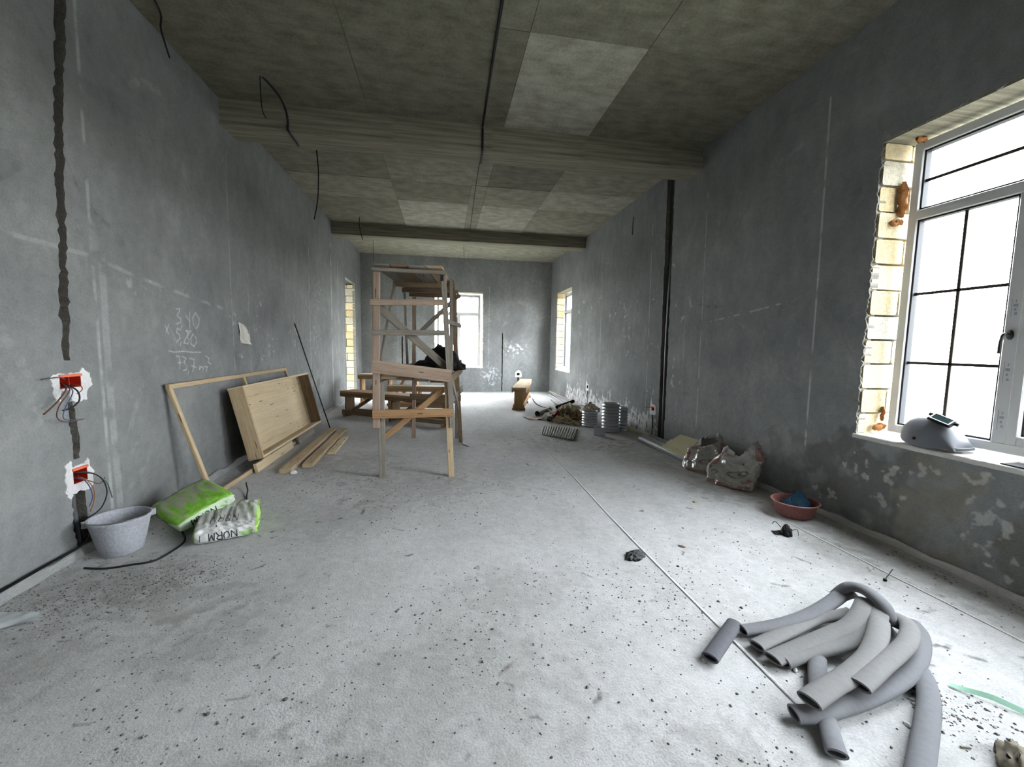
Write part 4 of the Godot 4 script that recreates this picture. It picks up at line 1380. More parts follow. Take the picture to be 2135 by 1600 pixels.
func build_sacks() -> void:
	var W := 512
	var n1 := noise_bytes(W, W, 0.015, 901, 4)
	var n2 := noise_bytes(W, W, 0.08, 902, 3)
	var ink := Color(0.13, 0.14, 0.17)
	for k in 2:
		var buf: PackedByteArray
		if k == 0:   # the upper sack: green face, white band along its side
			buf = mix_noise([n1, n2, n2], [3, 2, 1], [Color(0.33, 0.52, 0.16), Color(0.44, 0.66, 0.22), Color(0.52, 0.72, 0.30), Color(0.60, 0.76, 0.40)])
			Imgfill(buf, W, Rect2i(0, 200, W, 130), Color(0.86, 0.88, 0.88))
			# cement dust over the upper side
			flakes(buf, W, W, Vector2(250, 70), Vector2(420, 100), n1, 20.0, 90.0, Color(0.56, 0.56, 0.51), 0.9)
			flakes(buf, W, W, Vector2(90, 150), Vector2(110, 60), n1, 60.0, 90.0, Color(0.58, 0.60, 0.50), 0.6)
			letters(buf, W, W, "NORM", Vector2(318, 288), 56, Vector2(42, 62), 4.2, ink, 0.92, true)
			flakes(buf, W, W, Vector2(400, 262), Vector2(55, 42), n1, 70.0, 40.0, Color(0.50, 0.70, 0.42), 0.8)
		else:        # the lower sack: white, dusty, green at its ends
			buf = mix_noise([n1, n2, n2], [3, 2, 1], [Color(0.60, 0.60, 0.57), Color(0.76, 0.76, 0.74), Color(0.82, 0.83, 0.82), Color(0.90, 0.91, 0.91)])
			Imgfill(buf, W, Rect2i(0, 0, 26, W), Color(0.55, 0.72, 0.30))
			Imgfill(buf, W, Rect2i(W - 34, 0, 34, W), Color(0.60, 0.82, 0.30))
			flakes(buf, W, W, Vector2(420, 100), Vector2(120, 90), n1, 90.0, 50.0, Color(0.62, 0.76, 0.45), 0.6)
			flakes(buf, W, W, Vector2(410, 278), Vector2(70, 46), n1, 60.0, 30.0, Color(0.50, 0.72, 0.36), 0.8)
			flakes(buf, W, W, Vector2(230, 110), Vector2(240, 100), n1, 50.0, 90.0, Color(0.60, 0.595, 0.56), 0.7)
			letters(buf, W, W, "NORM", Vector2(338, 296), 56, Vector2(42, 62), 4.2, ink, 0.92, true)
			letters(buf, W, W, "NORM", Vector2(335, 178), 56, Vector2(40, 34), 3.0, ink, 0.55, true)
			letters(buf, W, W, "I", Vector2(74, 294), 30, Vector2(20, 56), 3.4, ink, 0.7, true)
		var m := mat(Color.WHITE, 0.6)
		m.albedo_texture = to_tex(buf, W, W)
		m.texture_repeat = false
		var st := mb(true)
		if k == 1:
			sack(st, V(0.735, 0.060, 3.27), V(0.94, 0, 0.34).normalized(), V(-0.34, 0, 0.94).normalized(), 0.195, 0.27, 0.118, 3)
			tag(put(st, "cement_sack", m), "white cement sack lying flat on the floor, lettering upside down, green ends", "sack", "cement sacks by the left wall")
		else:
			var u := V(0.215, 0.105, 0.29).normalized()
			var v := V(-0.25, 0.075, 0.20)
			v = (v - u * v.dot(u)).normalized()
			sack(st, V(0.440, 0.150, 3.38), u, v, 0.205, 0.185, 0.115, 8, 0.007)
			tag(put(st, "cement_sack", m), "bright green cement sack tilted on top of the white sack", "sack", "cement sacks by the left wall")


func Imgfill(buf: PackedByteArray, w: int, r: Rect2i, c: Color) -> void:
	for y in range(r.position.y, r.end.y):
		for x in range(r.position.x, r.end.x):
			var o := (y * w + x) * 3
			var k := 0.75
			buf[o] = int(lerpf(buf[o], c.r8, k))
			buf[o + 1] = int(lerpf(buf[o + 1], c.g8, k))
			buf[o + 2] = int(lerpf(buf[o + 2], c.b8, k))


# ------------------------------------------------------------------ scaffold
func build_scaffold() -> void:
	var t := thing("timber_scaffold", "tall wooden site scaffold of rough nailed boards in the middle of the room", "scaffold", V(2.1, 0, 5.2))
	var w: Dictionary = M.wood
	var X := Vector3.RIGHT
	var Y := Vector3.UP
	# front frame
	board(t, "post", V(1.648, 2.11, 4.31), V(1.625, 0.53, 4.31), 0.066, 0.045, X, w.pink)
	board(t, "post", V(1.672, 0.98, 4.345), V(1.679, 0.0, 4.345), 0.064, 0.045, X, w.grey)
	board(t, "post", V(2.296, 2.10, 4.31), V(2.392, 0.52, 4.31), 0.055, 0.045, X, w.grey)
	board(t, "post", V(2.335, 1.05, 4.345), V(2.385, 0.0, 4.30), 0.062, 0.045, X, w.pine)
	board(t, "rail", V(1.612, 2.105, 4.27), V(2.315, 2.100, 4.27), 0.038, 0.03, Y, w.grey)
	board(t, "rail", V(1.590, 1.785, 4.272), V(2.31, 1.808, 4.272), 0.058, 0.025, Y, w.pink)
	board(t, "rail", V(1.597, 1.492, 4.272), V(2.325, 1.502, 4.272), 0.052, 0.025, Y, w.grey)
	board(t, "rail", V(1.600, 1.157, 4.268), V(2.375, 1.063, 4.268), 0.128, 0.03, Y, w.pink)
	board(t, "rail", V(1.600, 0.674, 4.268), V(2.395, 0.686, 4.268), 0.085, 0.03, Y, w.orange)
	board(t, "brace", V(1.690, 0.405, 4.39), V(2.31, 0.92, 4.39), 0.06, 0.025, Y, w.orange)
	board(t, "brace", V(1.640, 1.765, 4.36), V(2.345, 1.135, 4.36), 0.078, 0.025, Y, w.grey)
	# middle and back frames, the whole turned a little to the right
	var lx := func(d: float) -> float: return 1.665 + 0.098 * (d - 4.3)
	var rx := func(d: float) -> float: return 2.325 + 0.10 * (d - 4.3)
	board(t, "post", V(1.885, 2.10, 6.15), V(1.865, 0.0, 6.18), 0.055, 0.04, X, w.pink)
	board(t, "post", V(1.795, 2.12, 5.62), V(1.83, 1.10, 5.62), 0.032, 0.03, X, w.grey)
	board(t, "post", V(2.385, 2.16, 5.02), V(2.40, 0.62, 5.02), 0.04, 0.04, X, w.grey)
	board(t, "post", V(2.395, 2.15, 5.10), V(2.545, 0.0, 5.85), 0.055, 0.035, X, w.brown)
	board(t, "post", V(2.46, 2.05, 6.12), V(2.50, 0.0, 6.12), 0.055, 0.04, X, w.grey)
	for d in [5.1, 5.62, 6.13]:
		board(t, "rail", V(lx.call(d) - 0.03, 2.085, d), V(rx.call(d) + 0.03, 2.085, d), 0.055, 0.035, Y, w.brown)
	board(t, "rail", V(lx.call(6.13) - 0.03, 1.06, 6.15), V(rx.call(6.13) + 0.05, 1.05, 6.15), 0.09, 0.03, Y, w.grey)
	board(t, "rail", V(lx.call(6.13) - 0.03, 0.62, 6.15), V(rx.call(6.13) + 0.05, 0.60, 6.15), 0.09, 0.03, Y, w.brown)
	board(t, "brace", V(1.735, 2.10, 5.10), V(1.655, 1.20, 4.45), 0.065, 0.025, V(0, 0, 1), w.grey)
	board(t, "brace", V(1.93, 1.53, 6.19), V(2.53, 2.12, 6.19), 0.06, 0.025, Y, w.grey)
	board(t, "brace", V(rx.call(4.4) + 0.03, 1.10, 4.45), V(rx.call(6.0) + 0.05, 0.35, 6.05), 0.07, 0.025, Y, w.grey)
	board(t, "rail", V(rx.call(4.3) + 0.04, 1.02, 4.30), V(rx.call(6.1) + 0.06, 1.02, 6.15), 0.09, 0.025, Y, w.brown)
	board(t, "rail", V(rx.call(4.3) + 0.045, 0.72, 4.75), V(rx.call(6.1) + 0.065, 0.74, 6.15), 0.09, 0.025, Y, w.grey)
	board(t, "rail", V(rx.call(4.3) + 0.02, 1.62, 4.30), V(rx.call(6.1) + 0.04, 1.66, 6.15), 0.05, 0.025, Y, w.grey)
	board(t, "rail", V(lx.call(4.3) - 0.055, 1.02, 4.30), V(lx.call(6.1) - 0.05, 1.02, 6.15), 0.09, 0.025, Y, w.brown)
	# planks of the two decks
	for i in 4:
		var o := 0.02 + i * 0.168
		board(t, "deck_plank", V(lx.call(4.22) + o + 0.03, 2.136 + 0.004 * (i % 2), 4.20), V(lx.call(6.22) + o + 0.03, 2.136, 6.24), 0.155, 0.026, X, [w.grey, w.brown, w.grey, w.pine][i])
	for i in 4:
		var o := 0.02 + i * 0.165
		board(t, "deck_plank", V(lx.call(4.36) + o + 0.05, 1.035 - 0.012 * i, 4.37), V(lx.call(6.10) + o + 0.05, 1.075, 6.12), 0.15, 0.028, X, [w.pine, w.brown, w.grey, w.brown][i])
	var st := mb()
	box(st, V(2.268, 2.02, 4.262), V(2.30, 2.075, 4.286))
	put(st, "steel_plate", M.cable_dark, t)
	# dusty crumbs of plaster left on the top deck
	for q in [[1.75, 4.32, 0.05], [1.70, 4.28, 0.03], [2.05, 4.30, 0.05], [2.20, 4.30, 0.06], [2.12, 4.5, 0.05]]:
		st = mb(true)
		crumple(st, V(q[0], 2.150, q[1]), Vector3(q[2], 0.018, 0.04), int(q[0] * 100), 0.4, 1.6, 0, 14, 8)
		tag(put(st, "plaster_lump", M.mortar), "lump of dried mortar on the top deck of the scaffold", "mortar", "mortar lumps on the scaffold")
	# black tarpaulin heaped on the middle deck
	st = mb(true)
	crumple(st, V(2.28, 1.085, 5.35), Vector3(0.20, 0.26, 0.30), 71, 0.24, 0.9, 0.2, 40, 26)
	crumple(st, V(2.16, 1.088, 5.15), Vector3(0.17, 0.10, 0.26), 72, 0.4, 1.4, 0.4, 30, 18)
	crumple(st, V(2.42, 1.07, 5.45), Vector3(0.13, 0.12, 0.30), 73, 0.4, 1.4, 0.1, 30, 18)
	tag(put(st, "tarpaulin", mat(Color(0.07, 0.065, 0.06), 0.7)), "crumpled black tarpaulin heaped on the middle deck of the scaffold", "tarpaulin")
	wire(t, "tie_wire", [V(2.545, 0.03, 5.80), V(2.56, 0.01, 5.70), V(2.60, 0.006, 5.62), V(2.64, 0.006, 5.55)], 0.006, M.cable_dark)


# ------------------------------------------------------------------ trestles
# A low trestle: long top plank, posts at both ends on a base plate, rails along both sides.
func trestle(label: String, a: Vector3, b: Vector3, h: float, wd: float, m_top: Material, m: Material, low_rail: bool) -> void:
	var ax := (b - a).normalized()
	var s := ax.cross(Vector3.UP)
	var t := thing("trestle", label, "trestle", (a + b) * 0.5, "wooden trestles at the far end")
	var up := Vector3.UP
	board(t, "top_plank", a + up * (h - 0.02), b + up * (h - 0.02), wd, 0.04, s, m_top)
	for k in 2:
		var q: float = (k - 0.5) * 2.0
		board(t, "apron", a + up * (h - 0.075) + s * q * (wd * 0.5 - 0.015), b + up * (h - 0.075) + s * q * (wd * 0.5 - 0.015), 0.07, 0.025, up, m)
	for e in 3:
		var c := a.lerp(b, [0.03, 0.5, 0.97][e])
		for k in 2:
			var q: float = (k - 0.5) * 2.0
			board(t, "post", c + up * (h - 0.04) + s * q * wd * 0.16, c + up * 0.05 + s * q * wd * 0.16, wd * 0.32, 0.035, s, m)
		board(t, "base_plate", c + up * 0.028 - s * wd * 0.46, c + up * 0.028 + s * wd * 0.46, 0.055, 0.05, up, m)
	if low_rail:
		for k in 2:
			var q: float = (k - 0.5) * 2.0
			board(t, "rail", a + up * 0.085 + s * q * (wd * 0.34), b + up * 0.085 + s * q * (wd * 0.34), 0.085, 0.03, up, m)
	for k in 2:
		var c0 := a.lerp(b, 0.06 + 0.47 * k)
		var c1 := a.lerp(b, 0.30 + 0.47 * k)
		board(t, "brace", c0 + up * 0.10, c1 + up * (h - 0.06), 0.06, 0.025, up, m)


func build_benches() -> void:
	var w: Dictionary = M.wood
	trestle("long low trestle reaching from the left wall behind the scaffold", V(0.47, 0, 8.28), V(2.42, 0, 7.00), 0.49, 0.34, w.orange, w.brown, true)
	trestle("tall narrow trestle by the doorway in the left wall", V(0.45, 0, 9.75), V(1.75, 0, 9.55), 0.70, 0.38, w.pine, w.orange, false)
	trestle("short trestle in front of the far window", V(1.15, 0, 9.12), V(2.45, 0, 8.88), 0.50, 0.30, w.pine, w.orange, true)
	trestle("trestle standing alone in the bright light by the right wall", V(3.885, 0, 8.64), V(4.50, 0, 10.95), 0.495, 0.31, w.pine, w.orange, true)


# ------------------------------------------------------------------ right side of the room
func pipe(called: String, a: Vector3, b: Vector3, r: float, m: Material, label: String, category: String, group := "", wall := 0.004) -> void:
	var st := mb(true)
	tube(st, PackedVector3Array([a, a.lerp(b, 0.33), a.lerp(b, 0.66), b]), r, r, 20, wall)
	tag(put(st, called, m), label, category, group)


func duct(at: Vector3, r: float, h: float, ribs: int, label: String) -> void:
	var prof := []
	prof.append(Vector2(r * 0.2, 0.0))
	for i in ribs * 6 + 1:
		var y := 0.004 + h * i / (ribs * 6.0)
		prof.append(Vector2(r + 0.010 * sin(i / 6.0 * TAU), y))
	prof.append(Vector2(r - 0.012, h))
	prof.append(Vector2(r - 0.015, 0.01))
	var st := mb(true)
	lathe(st, at, prof, 36)
	tag(put(st, "flexible_duct", M.alu), label, "duct", "corrugated aluminium ducts by the right wall")


func build_right_side() -> void:
	var right := func(s: float, y: float, dep: float) -> Vector3: return V(RW + dep, y, s)
	var far := func(s: float, y: float, dep: float) -> Vector3: return V(s, y, D1 + dep)
	M.alu = mat(Color(0.72, 0.73, 0.75), 0.33, 0.85)
	var grey_pipe := mat(Color(0.50, 0.51, 0.51), 0.45)
	# waste pipe in its chase
	var st := mb(true)
	tube(st, PackedVector3Array([V(5.545, 0.0, 5.605), V(5.54, 0.7, 5.61), V(5.535, 1.5, 5.615), V(5.545, 2.1, 5.625), V(5.57, 2.6, 5.64), V(5.60, 3.0, 5.66)]), 0.046, 0.046, 18, 0.004)
	tag(put(st, "waste_pipe", mat(Color(0.17, 0.18, 0.20), 0.45)), "dark upright waste pipe in the chase of the right wall", "pipe")
	socket_box("red socket box in white gypsum beside the dark waste pipe", right, [5.845, 0.42, 5.93, 0.49], [Vector2(5.80, 0.36), Vector2(5.98, 0.35), Vector2(5.97, 0.50), Vector2(5.95, 0.62), Vector2(5.93, 0.52), Vector2(5.84, 0.52), Vector2(5.81, 0.50)], 43, [[[V(5.49, 0.47, 5.89), V(5.44, 0.47, 5.92), V(5.42, 0.46, 6.0)], 0.004, M.cable_dark]])
	socket_box("small dark socket box in white gypsum above the debris heap", right, [8.82, 0.46, 8.90, 0.53], [Vector2(8.77, 0.40), Vector2(8.96, 0.40), Vector2(8.95, 0.55), Vector2(8.91, 0.66), Vector2(8.88, 0.56), Vector2(8.79, 0.55)], 44, [], true)
	socket_box("dark socket box in white gypsum on the far wall", far, [4.48, 0.50, 4.57, 0.57], [Vector2(4.42, 0.44), Vector2(4.63, 0.44), Vector2(4.62, 0.60), Vector2(4.53, 0.66), Vector2(4.44, 0.60)], 45, [], true)

	# pipes lying along the wall
	pipe("drain_pipe", V(5.205, 0.047, 4.46), V(5.185, 0.047, 5.62), 0.046, grey_pipe, "long grey drain pipe on the floor beside the plastic sacks", "pipe", "grey drain pipes on the floor")
	pipe("drain_pipe", V(5.40, 0.047, 4.72), V(5.395, 0.047, 5.72), 0.046, grey_pipe, "grey drain pipe lying close to the right wall under the insulation sheets", "pipe", "grey drain pipes on the floor")
	pipe("drain_pipe", V(5.30, 0.040, 5.0), V(5.30, 0.040, 5.75), 0.039, mat(Color(0.62, 0.63, 0.62), 0.45), "pale grey pipe between two grey drain pipes", "pipe", "grey drain pipes on the floor")
	# insulation sheets
	var ins := tri_mat(M.fine, 5.0, Color(0.76, 0.74, 0.60), 0.9)
	for q in [[[V(5.15, 0.100, 4.97), V(5.44, 0.118, 5.25), V(5.46, 0.20, 4.72), V(5.13, 0.110, 4.36)], "yellowish insulation sheet lying over the drain pipes"], [[V(5.22, 0.135, 4.98), V(5.46, 0.23, 5.05), V(5.47, 0.25, 4.55), V(5.16, 0.135, 4.33)], "creased yellowish insulation sheet on top of another"]]:
		st = mb()
		slab(st, q[0], 0.022)
		tag(put(st, "insulation_sheet", ins), q[1], "insulation", "insulation sheets by the right wall")
	build_plastic_sacks()

	# basin with a blue cloth
	var ba := thing("basin", "dusty red plastic basin by the right wall", "basin", V(5.225, 0, 2.94))
	st = mb(true)
	lathe(st, V(5.225, 0.0, 2.94), [Vector2(0.0, 0.006), Vector2(0.115, 0.003), Vector2(0.13, 0.015), Vector2(0.152, 0.09), Vector2(0.157, 0.112), Vector2(0.168, 0.118), Vector2(0.170, 0.126), Vector2(0.164, 0.129), Vector2(0.153, 0.122), Vector2(0.146, 0.09), Vector2(0.124, 0.022), Vector2(0.0, 0.012)], 44, 1.04, 0.98)
	var bx := noise_bytes(256, 256, 0.04, 811, 4, 1, 1, true)
	put(st, "bowl", tri_mat(to_tex(mix_noise([bx, bx, bx], [1, 1, 1], [Color(0.42, 0.23, 0.21), Color(0.50, 0.31, 0.29), Color(0.57, 0.39, 0.37), Color(0.64, 0.52, 0.50)]), 256, 256), 6.0, Color.WHITE, 0.55), ba)
	st = mb(true)
	tube(st, ring_path(V(5.225, 0.127, 2.94), 0.172, 0.165, 40), 0.006, 0.004, 6)
	put(st, "rim", mat(Color(0.70, 0.52, 0.49), 0.5), ba)
	st = mb(true)
	crumple(st, V(5.27, 0.03, 2.93), Vector3(0.10, 0.115, 0.08), 81, 0.30, 1.0, 0.6, 36, 22, V(0.04, 0.02, 0.03))
	crumple(st, V(5.20, 0.04, 2.97), Vector3(0.085, 0.08, 0.07), 82, 0.30, 1.2, 0.2, 30, 18)
	tag(put(st, "cloth", mat(Color(0.15, 0.28, 0.37), 0.75)), "crumpled blue cloth in the red basin", "cloth")
	# black face mask
	var fm := thing("face_mask", "black cloth face mask lying folded on the floor by the basin", "mask", V(4.85, 0, 2.63))
	st = mb(true)
	crumple(st, V(4.865, 0.0, 2.63), Vector3(0.055, 0.06, 0.032), 83, 0.35, 1.0, 0.9, 26, 16)
	sheet(st, [V(4.79, 0.003, 2.69), V(4.87, 0.003, 2.66), V(4.88, 0.004, 2.60), V(4.76, 0.003, 2.62)], 0.012, 10, 84, 14.0)
	put(st, "cup", M.black, fm)
	wire(fm, "ear_loop", [V(4.84, 0.04, 2.66), V(4.815, 0.075, 2.69), V(4.80, 0.05, 2.70)], 0.0025, M.black)
	wire(fm, "ear_loop", [V(4.89, 0.035, 2.61), V(4.925, 0.045, 2.60), V(4.925, 0.004, 2.585)], 0.002, M.black)

	build_helmet(right)
	build_debris()


func ring_path(c: Vector3, rx: float, rz: float, n: int) -> PackedVector3Array:
	var p := PackedVector3Array()
	for i in n + 1:
		p.append(c + Vector3(cos(TAU * i / n) * rx * 1.04, 0, sin(TAU * i / n) * rz))
	return p


func slab(st: SurfaceTool, c: Array, t: float) -> void:
	var n: Vector3 = ((c[1] - c[0]) as Vector3).cross(c[3] - c[0]).normalized()
	if n.y < 0:
		n = -n
	quad(st, c[0], c[1], c[2], c[3], n)
	quad(st, c[0] - n * t, c[1] - n * t, c[2] - n * t, c[3] - n * t, -n)
	var mid: Vector3 = (c[0] + c[1] + c[2] + c[3]) * 0.25
	for i in 4:
		var a: Vector3 = c[i]
		var b: Vector3 = c[(i + 1) % 4]
		quad(st, a, b, b - n * t, a - n * t, (a + b) * 0.5 - mid)


# Two half-empty sacks of film plastic slumped against the wall: a tapering crumpled body, open at the top, with a torn peak.
func build_plastic_sacks() -> void:
	var W := 256
	var n1 := noise_bytes(W, W, 0.03, 911, 4)
	var n2 := noise_bytes(W, W, 0.10, 912, 3)
	for k in 2:
		var buf := mix_noise([n1, n2, n2], [2, 2, 1], [Color(0.50, 0.49, 0.47), Color(0.58, 0.57, 0.55), Color(0.64, 0.63, 0.61), Color(0.72, 0.71, 0.69)])
		for q in [[30, 60, 26, 50], [220, 110, 30, 60], [128, 236, 120, 16], [70, 200, 30, 24], [190, 30, 40, 24]]:
			flakes(buf, W, W, Vector2(q[0], q[1]), Vector2(q[2], q[3]), n1, 40.0, 40.0, Color(0.52, 0.29, 0.26), 0.7)
		for q in [[100, 140, 14], [112, 148, 22], [175, 170, 12]]:   # printed rings
			var ring := []
			for i in 21:
				ring.append(Vector2(q[0] + cos(TAU * i / 20) * q[2], q[1] + sin(TAU * i / 20) * q[2] * 1.1))
			stroke(buf, W, W, ring, 2.4, Color(0.38, 0.35, 0.36), 0.6)
		var m := mat(Color.WHITE, 0.24)
		m.metallic_specular = 0.7
		m.albedo_texture = to_tex(buf, W, W)
		var nz := FastNoiseLite.new()
		nz.seed = 90 + k
		nz.frequency = 3.6
		nz.fractal_type = FastNoiseLite.FRACTAL_RIDGED
		nz.fractal_octaves = 3
		var st := mb(true)
		var jit := RandomNumberGenerator.new()
		jit.seed = 300 + k
		var c := V(5.225, 0, 3.72) if k == 0 else V(5.26, 0, 4.22)
		var dirx := V(0.55, 0, -0.83).normalized() if k == 0 else V(0.62, 0, -0.78).normalized()
		var dirz := dirx.cross(Vector3.UP)
		var a := 0.225 if k == 0 else 0.21
		var pts := []
		var uvs := []
		var nu := 72
		var nv := 30
		var first := []
		for i in nu + 1:
			var th := TAU * (i % nu) / nu
			var cs := cos(th)
			var sn := sin(th)
			var q := signf(cs) * pow(absf(cs), 0.7)
			var z := signf(sn) * pow(absf(sn), 0.7)
			# the torn mouth: high at both ends, low in the middle
			var top := (0.30 + 0.16 * pow(maxf(0.0, q), 1.5) + 0.08 * maxf(0.0, -q) - 0.08 * maxf(0.0, -z)) if k == 0 else (0.34 + 0.05 * q - 0.06 * z)
			for j in nv + 1:
				var v := float(j) / nv
				var yy := v * top
				var taper := 1.0 - 0.22 * v - 0.35 * pow(v, 6.0) + 0.10 * sin(v * 3.0)
				var thick := (0.13 if k == 0 else 0.15) * (1.0 - 0.55 * v)
				var p := c + dirx * (q * a * taper + (0.03 * v if k == 0 else 0.0)) + dirz * z * thick
				p.y = yy
				var e := (dirx * q * 0.4 + dirz * z).normalized()
				var rn := nz.get_noise_3dv(Vector3(p.x, p.y * 0.8, p.z) + Vector3(k * 3, 0, 0))
				p += e * rn * (0.055 if j > 0 else 0.01) + Vector3.UP * rn * 0.03 * v
				p += V(0.06 * v, 0, 0)
				if i == nu:
					p = first[j]
				else:
					p += Vector3(jit.randf_range(-1, 1), jit.randf_range(-1, 1), jit.randf_range(-1, 1)) * 0.0045
				p.x = minf(p.x, 5.47)
				p.y = maxf(p.y, 0.002)
				if i == 0:
					first.append(p)
				pts.append(p)
				uvs.append(Vector2(th / TAU * 2.0, 1.0 - v))
		grid(st, pts, nu + 1, nv + 1, Vector3.ZERO, uvs)
		var o := put(st, "plastic_sack", m)
		tag(o, "torn see-through grey sack with red print slumped against the right wall, next to the basin" if k == 0 else "crumpled grey plastic sack between the torn sack and the insulation sheets", "sack", "plastic sacks by the right wall")
		# what is left inside
		st = mb(true)
		crumple(st, c + V(0.03, 0, 0), Vector3(a * 0.6, 0.20, 0.08), 95 + k, 0.3, 1.2, atan2(-dirx.z, dirx.x), 24, 14)
		put(st, "filling", M.mortar, o)


func build_helmet(f: Callable) -> void:
	var t := thing("welding_mask", "grey welding mask lying on the window sill", "mask", V(5.60, 0.748, 2.26))
	var shell := mat(Color(0.40, 0.41, 0.43), 0.5)
	# stations from the rounded back (far end) to the brim: [d, base height, half width, crown height]
	var prof := [[2.432, 0.070, 0.012, 0.085], [2.418, 0.040, 0.060, 0.135], [2.385, 0.020, 0.088, 0.172], [2.335, 0.004, 0.100, 0.198], [2.28, 0.0, 0.104, 0.206], [2.225, 0.002, 0.104, 0.200], [2.18, 0.010, 0.102, 0.178], [2.14, 0.016, 0.098, 0.135], [2.11, 0.018, 0.094, 0.085], [2.088, 0.016, 0.090, 0.050], [2.08, 0.012, 0.086, 0.024]]
	var st := mb(true)
	var pts := []
	var inn := []
	var nv := 20
	for s in prof:
		for j in nv + 1:
			var a := PI * j / nv
			var x: float = cos(a) * s[2]
			var y: float = s[1] + pow(sin(a), 0.75) * (s[3] - s[1])
			pts.append(V(5.585 + x, 0.748 + y, s[0]))
			inn.append(V(5.585 + x * 0.96, 0.748 + maxf(s[1], y - 0.005), s[0] + 0.002))
	grid(st, pts, prof.size(), nv + 1, Vector3.ZERO)
	grid(st, inn, prof.size(), nv + 1, Vector3.ZERO)
	put(st, "shell", shell, t)
	# the window: dark glass in a bright frame, on the sloping front of the crown
	var c := V(5.545, 0.940, 2.195)
	var n := V(-0.50, 0.80, -0.33).normalized()
	var ex := V(0.10, -0.30, -0.95)
	ex = (ex - n * ex.dot(n)).normalized()
	var ey := n.cross(ex)
	st = mb()
	bar(st, c - ex * 0.062, c + ex * 0.062, 0.066, 0.02, ey, 0.005)
	var vh := put(st, "visor_holder", M.black, t)
	st = mb()
	bar(st, c + n * 0.010 - ex * 0.048, c + n * 0.010 + ex * 0.048, 0.046, 0.008, ey, 0.002)
	put(st, "visor_glass", mat(Color(0.10, 0.17, 0.17), 0.08), vh, "dark green visor glass")
	for q in [[ex * -0.052, ey, 0.052], [ex * 0.052, ey, 0.052], [ey * -0.026, ex, 0.104], [ey * 0.026, ex, 0.104]]:
		st = mb()
		bar(st, c + n * 0.014 + q[0] - q[1] * q[2] * 0.5, c + n * 0.014 + q[0] + q[1] * q[2] * 0.5, 0.006, 0.006, n, 0.001)
		put(st, "frame_bar", M.steel, vh)
	for sx in [-1.0, 1.0]:
		st = mb(true)
		tube(st, PackedVector3Array([c + ex * sx * 0.062 + ey * 0.015, c + ex * sx * 0.080 + ey * 0.015]), 0.012, 0.012, 12)
		put(st, "knob", M.black, vh)
	st = mb(true)
	tube(st, smooth_path([V(5.50, 0.775, 2.11), V(5.52, 0.775, 2.082), V(5.60, 0.775, 2.072), V(5.66, 0.775, 2.085)]), 0.006, 0.010, 8)
	put(st, "brim", M.cable_grey, t)
	st = mb(true)
	tube(st, PackedVector3Array([V(5.478, 0.80, 2.30), V(5.486, 0.80, 2.30)]), 0.010, 0.010, 10)
	put(st, "rivet", M.black, t)
	# a dark strip of roofing felt lying over the broken end of the sill
	st = mb()
	slab(st, [V(5.50, 0.752, 1.86), V(5.50, 0.752, 1.42), V(5.62, 0.758, 1.42), V(5.60, 0.758, 1.84)], 0.006)
	tag(put(st, "felt_strip", M.black), "dark strip of felt lying on the window sill", "strip")


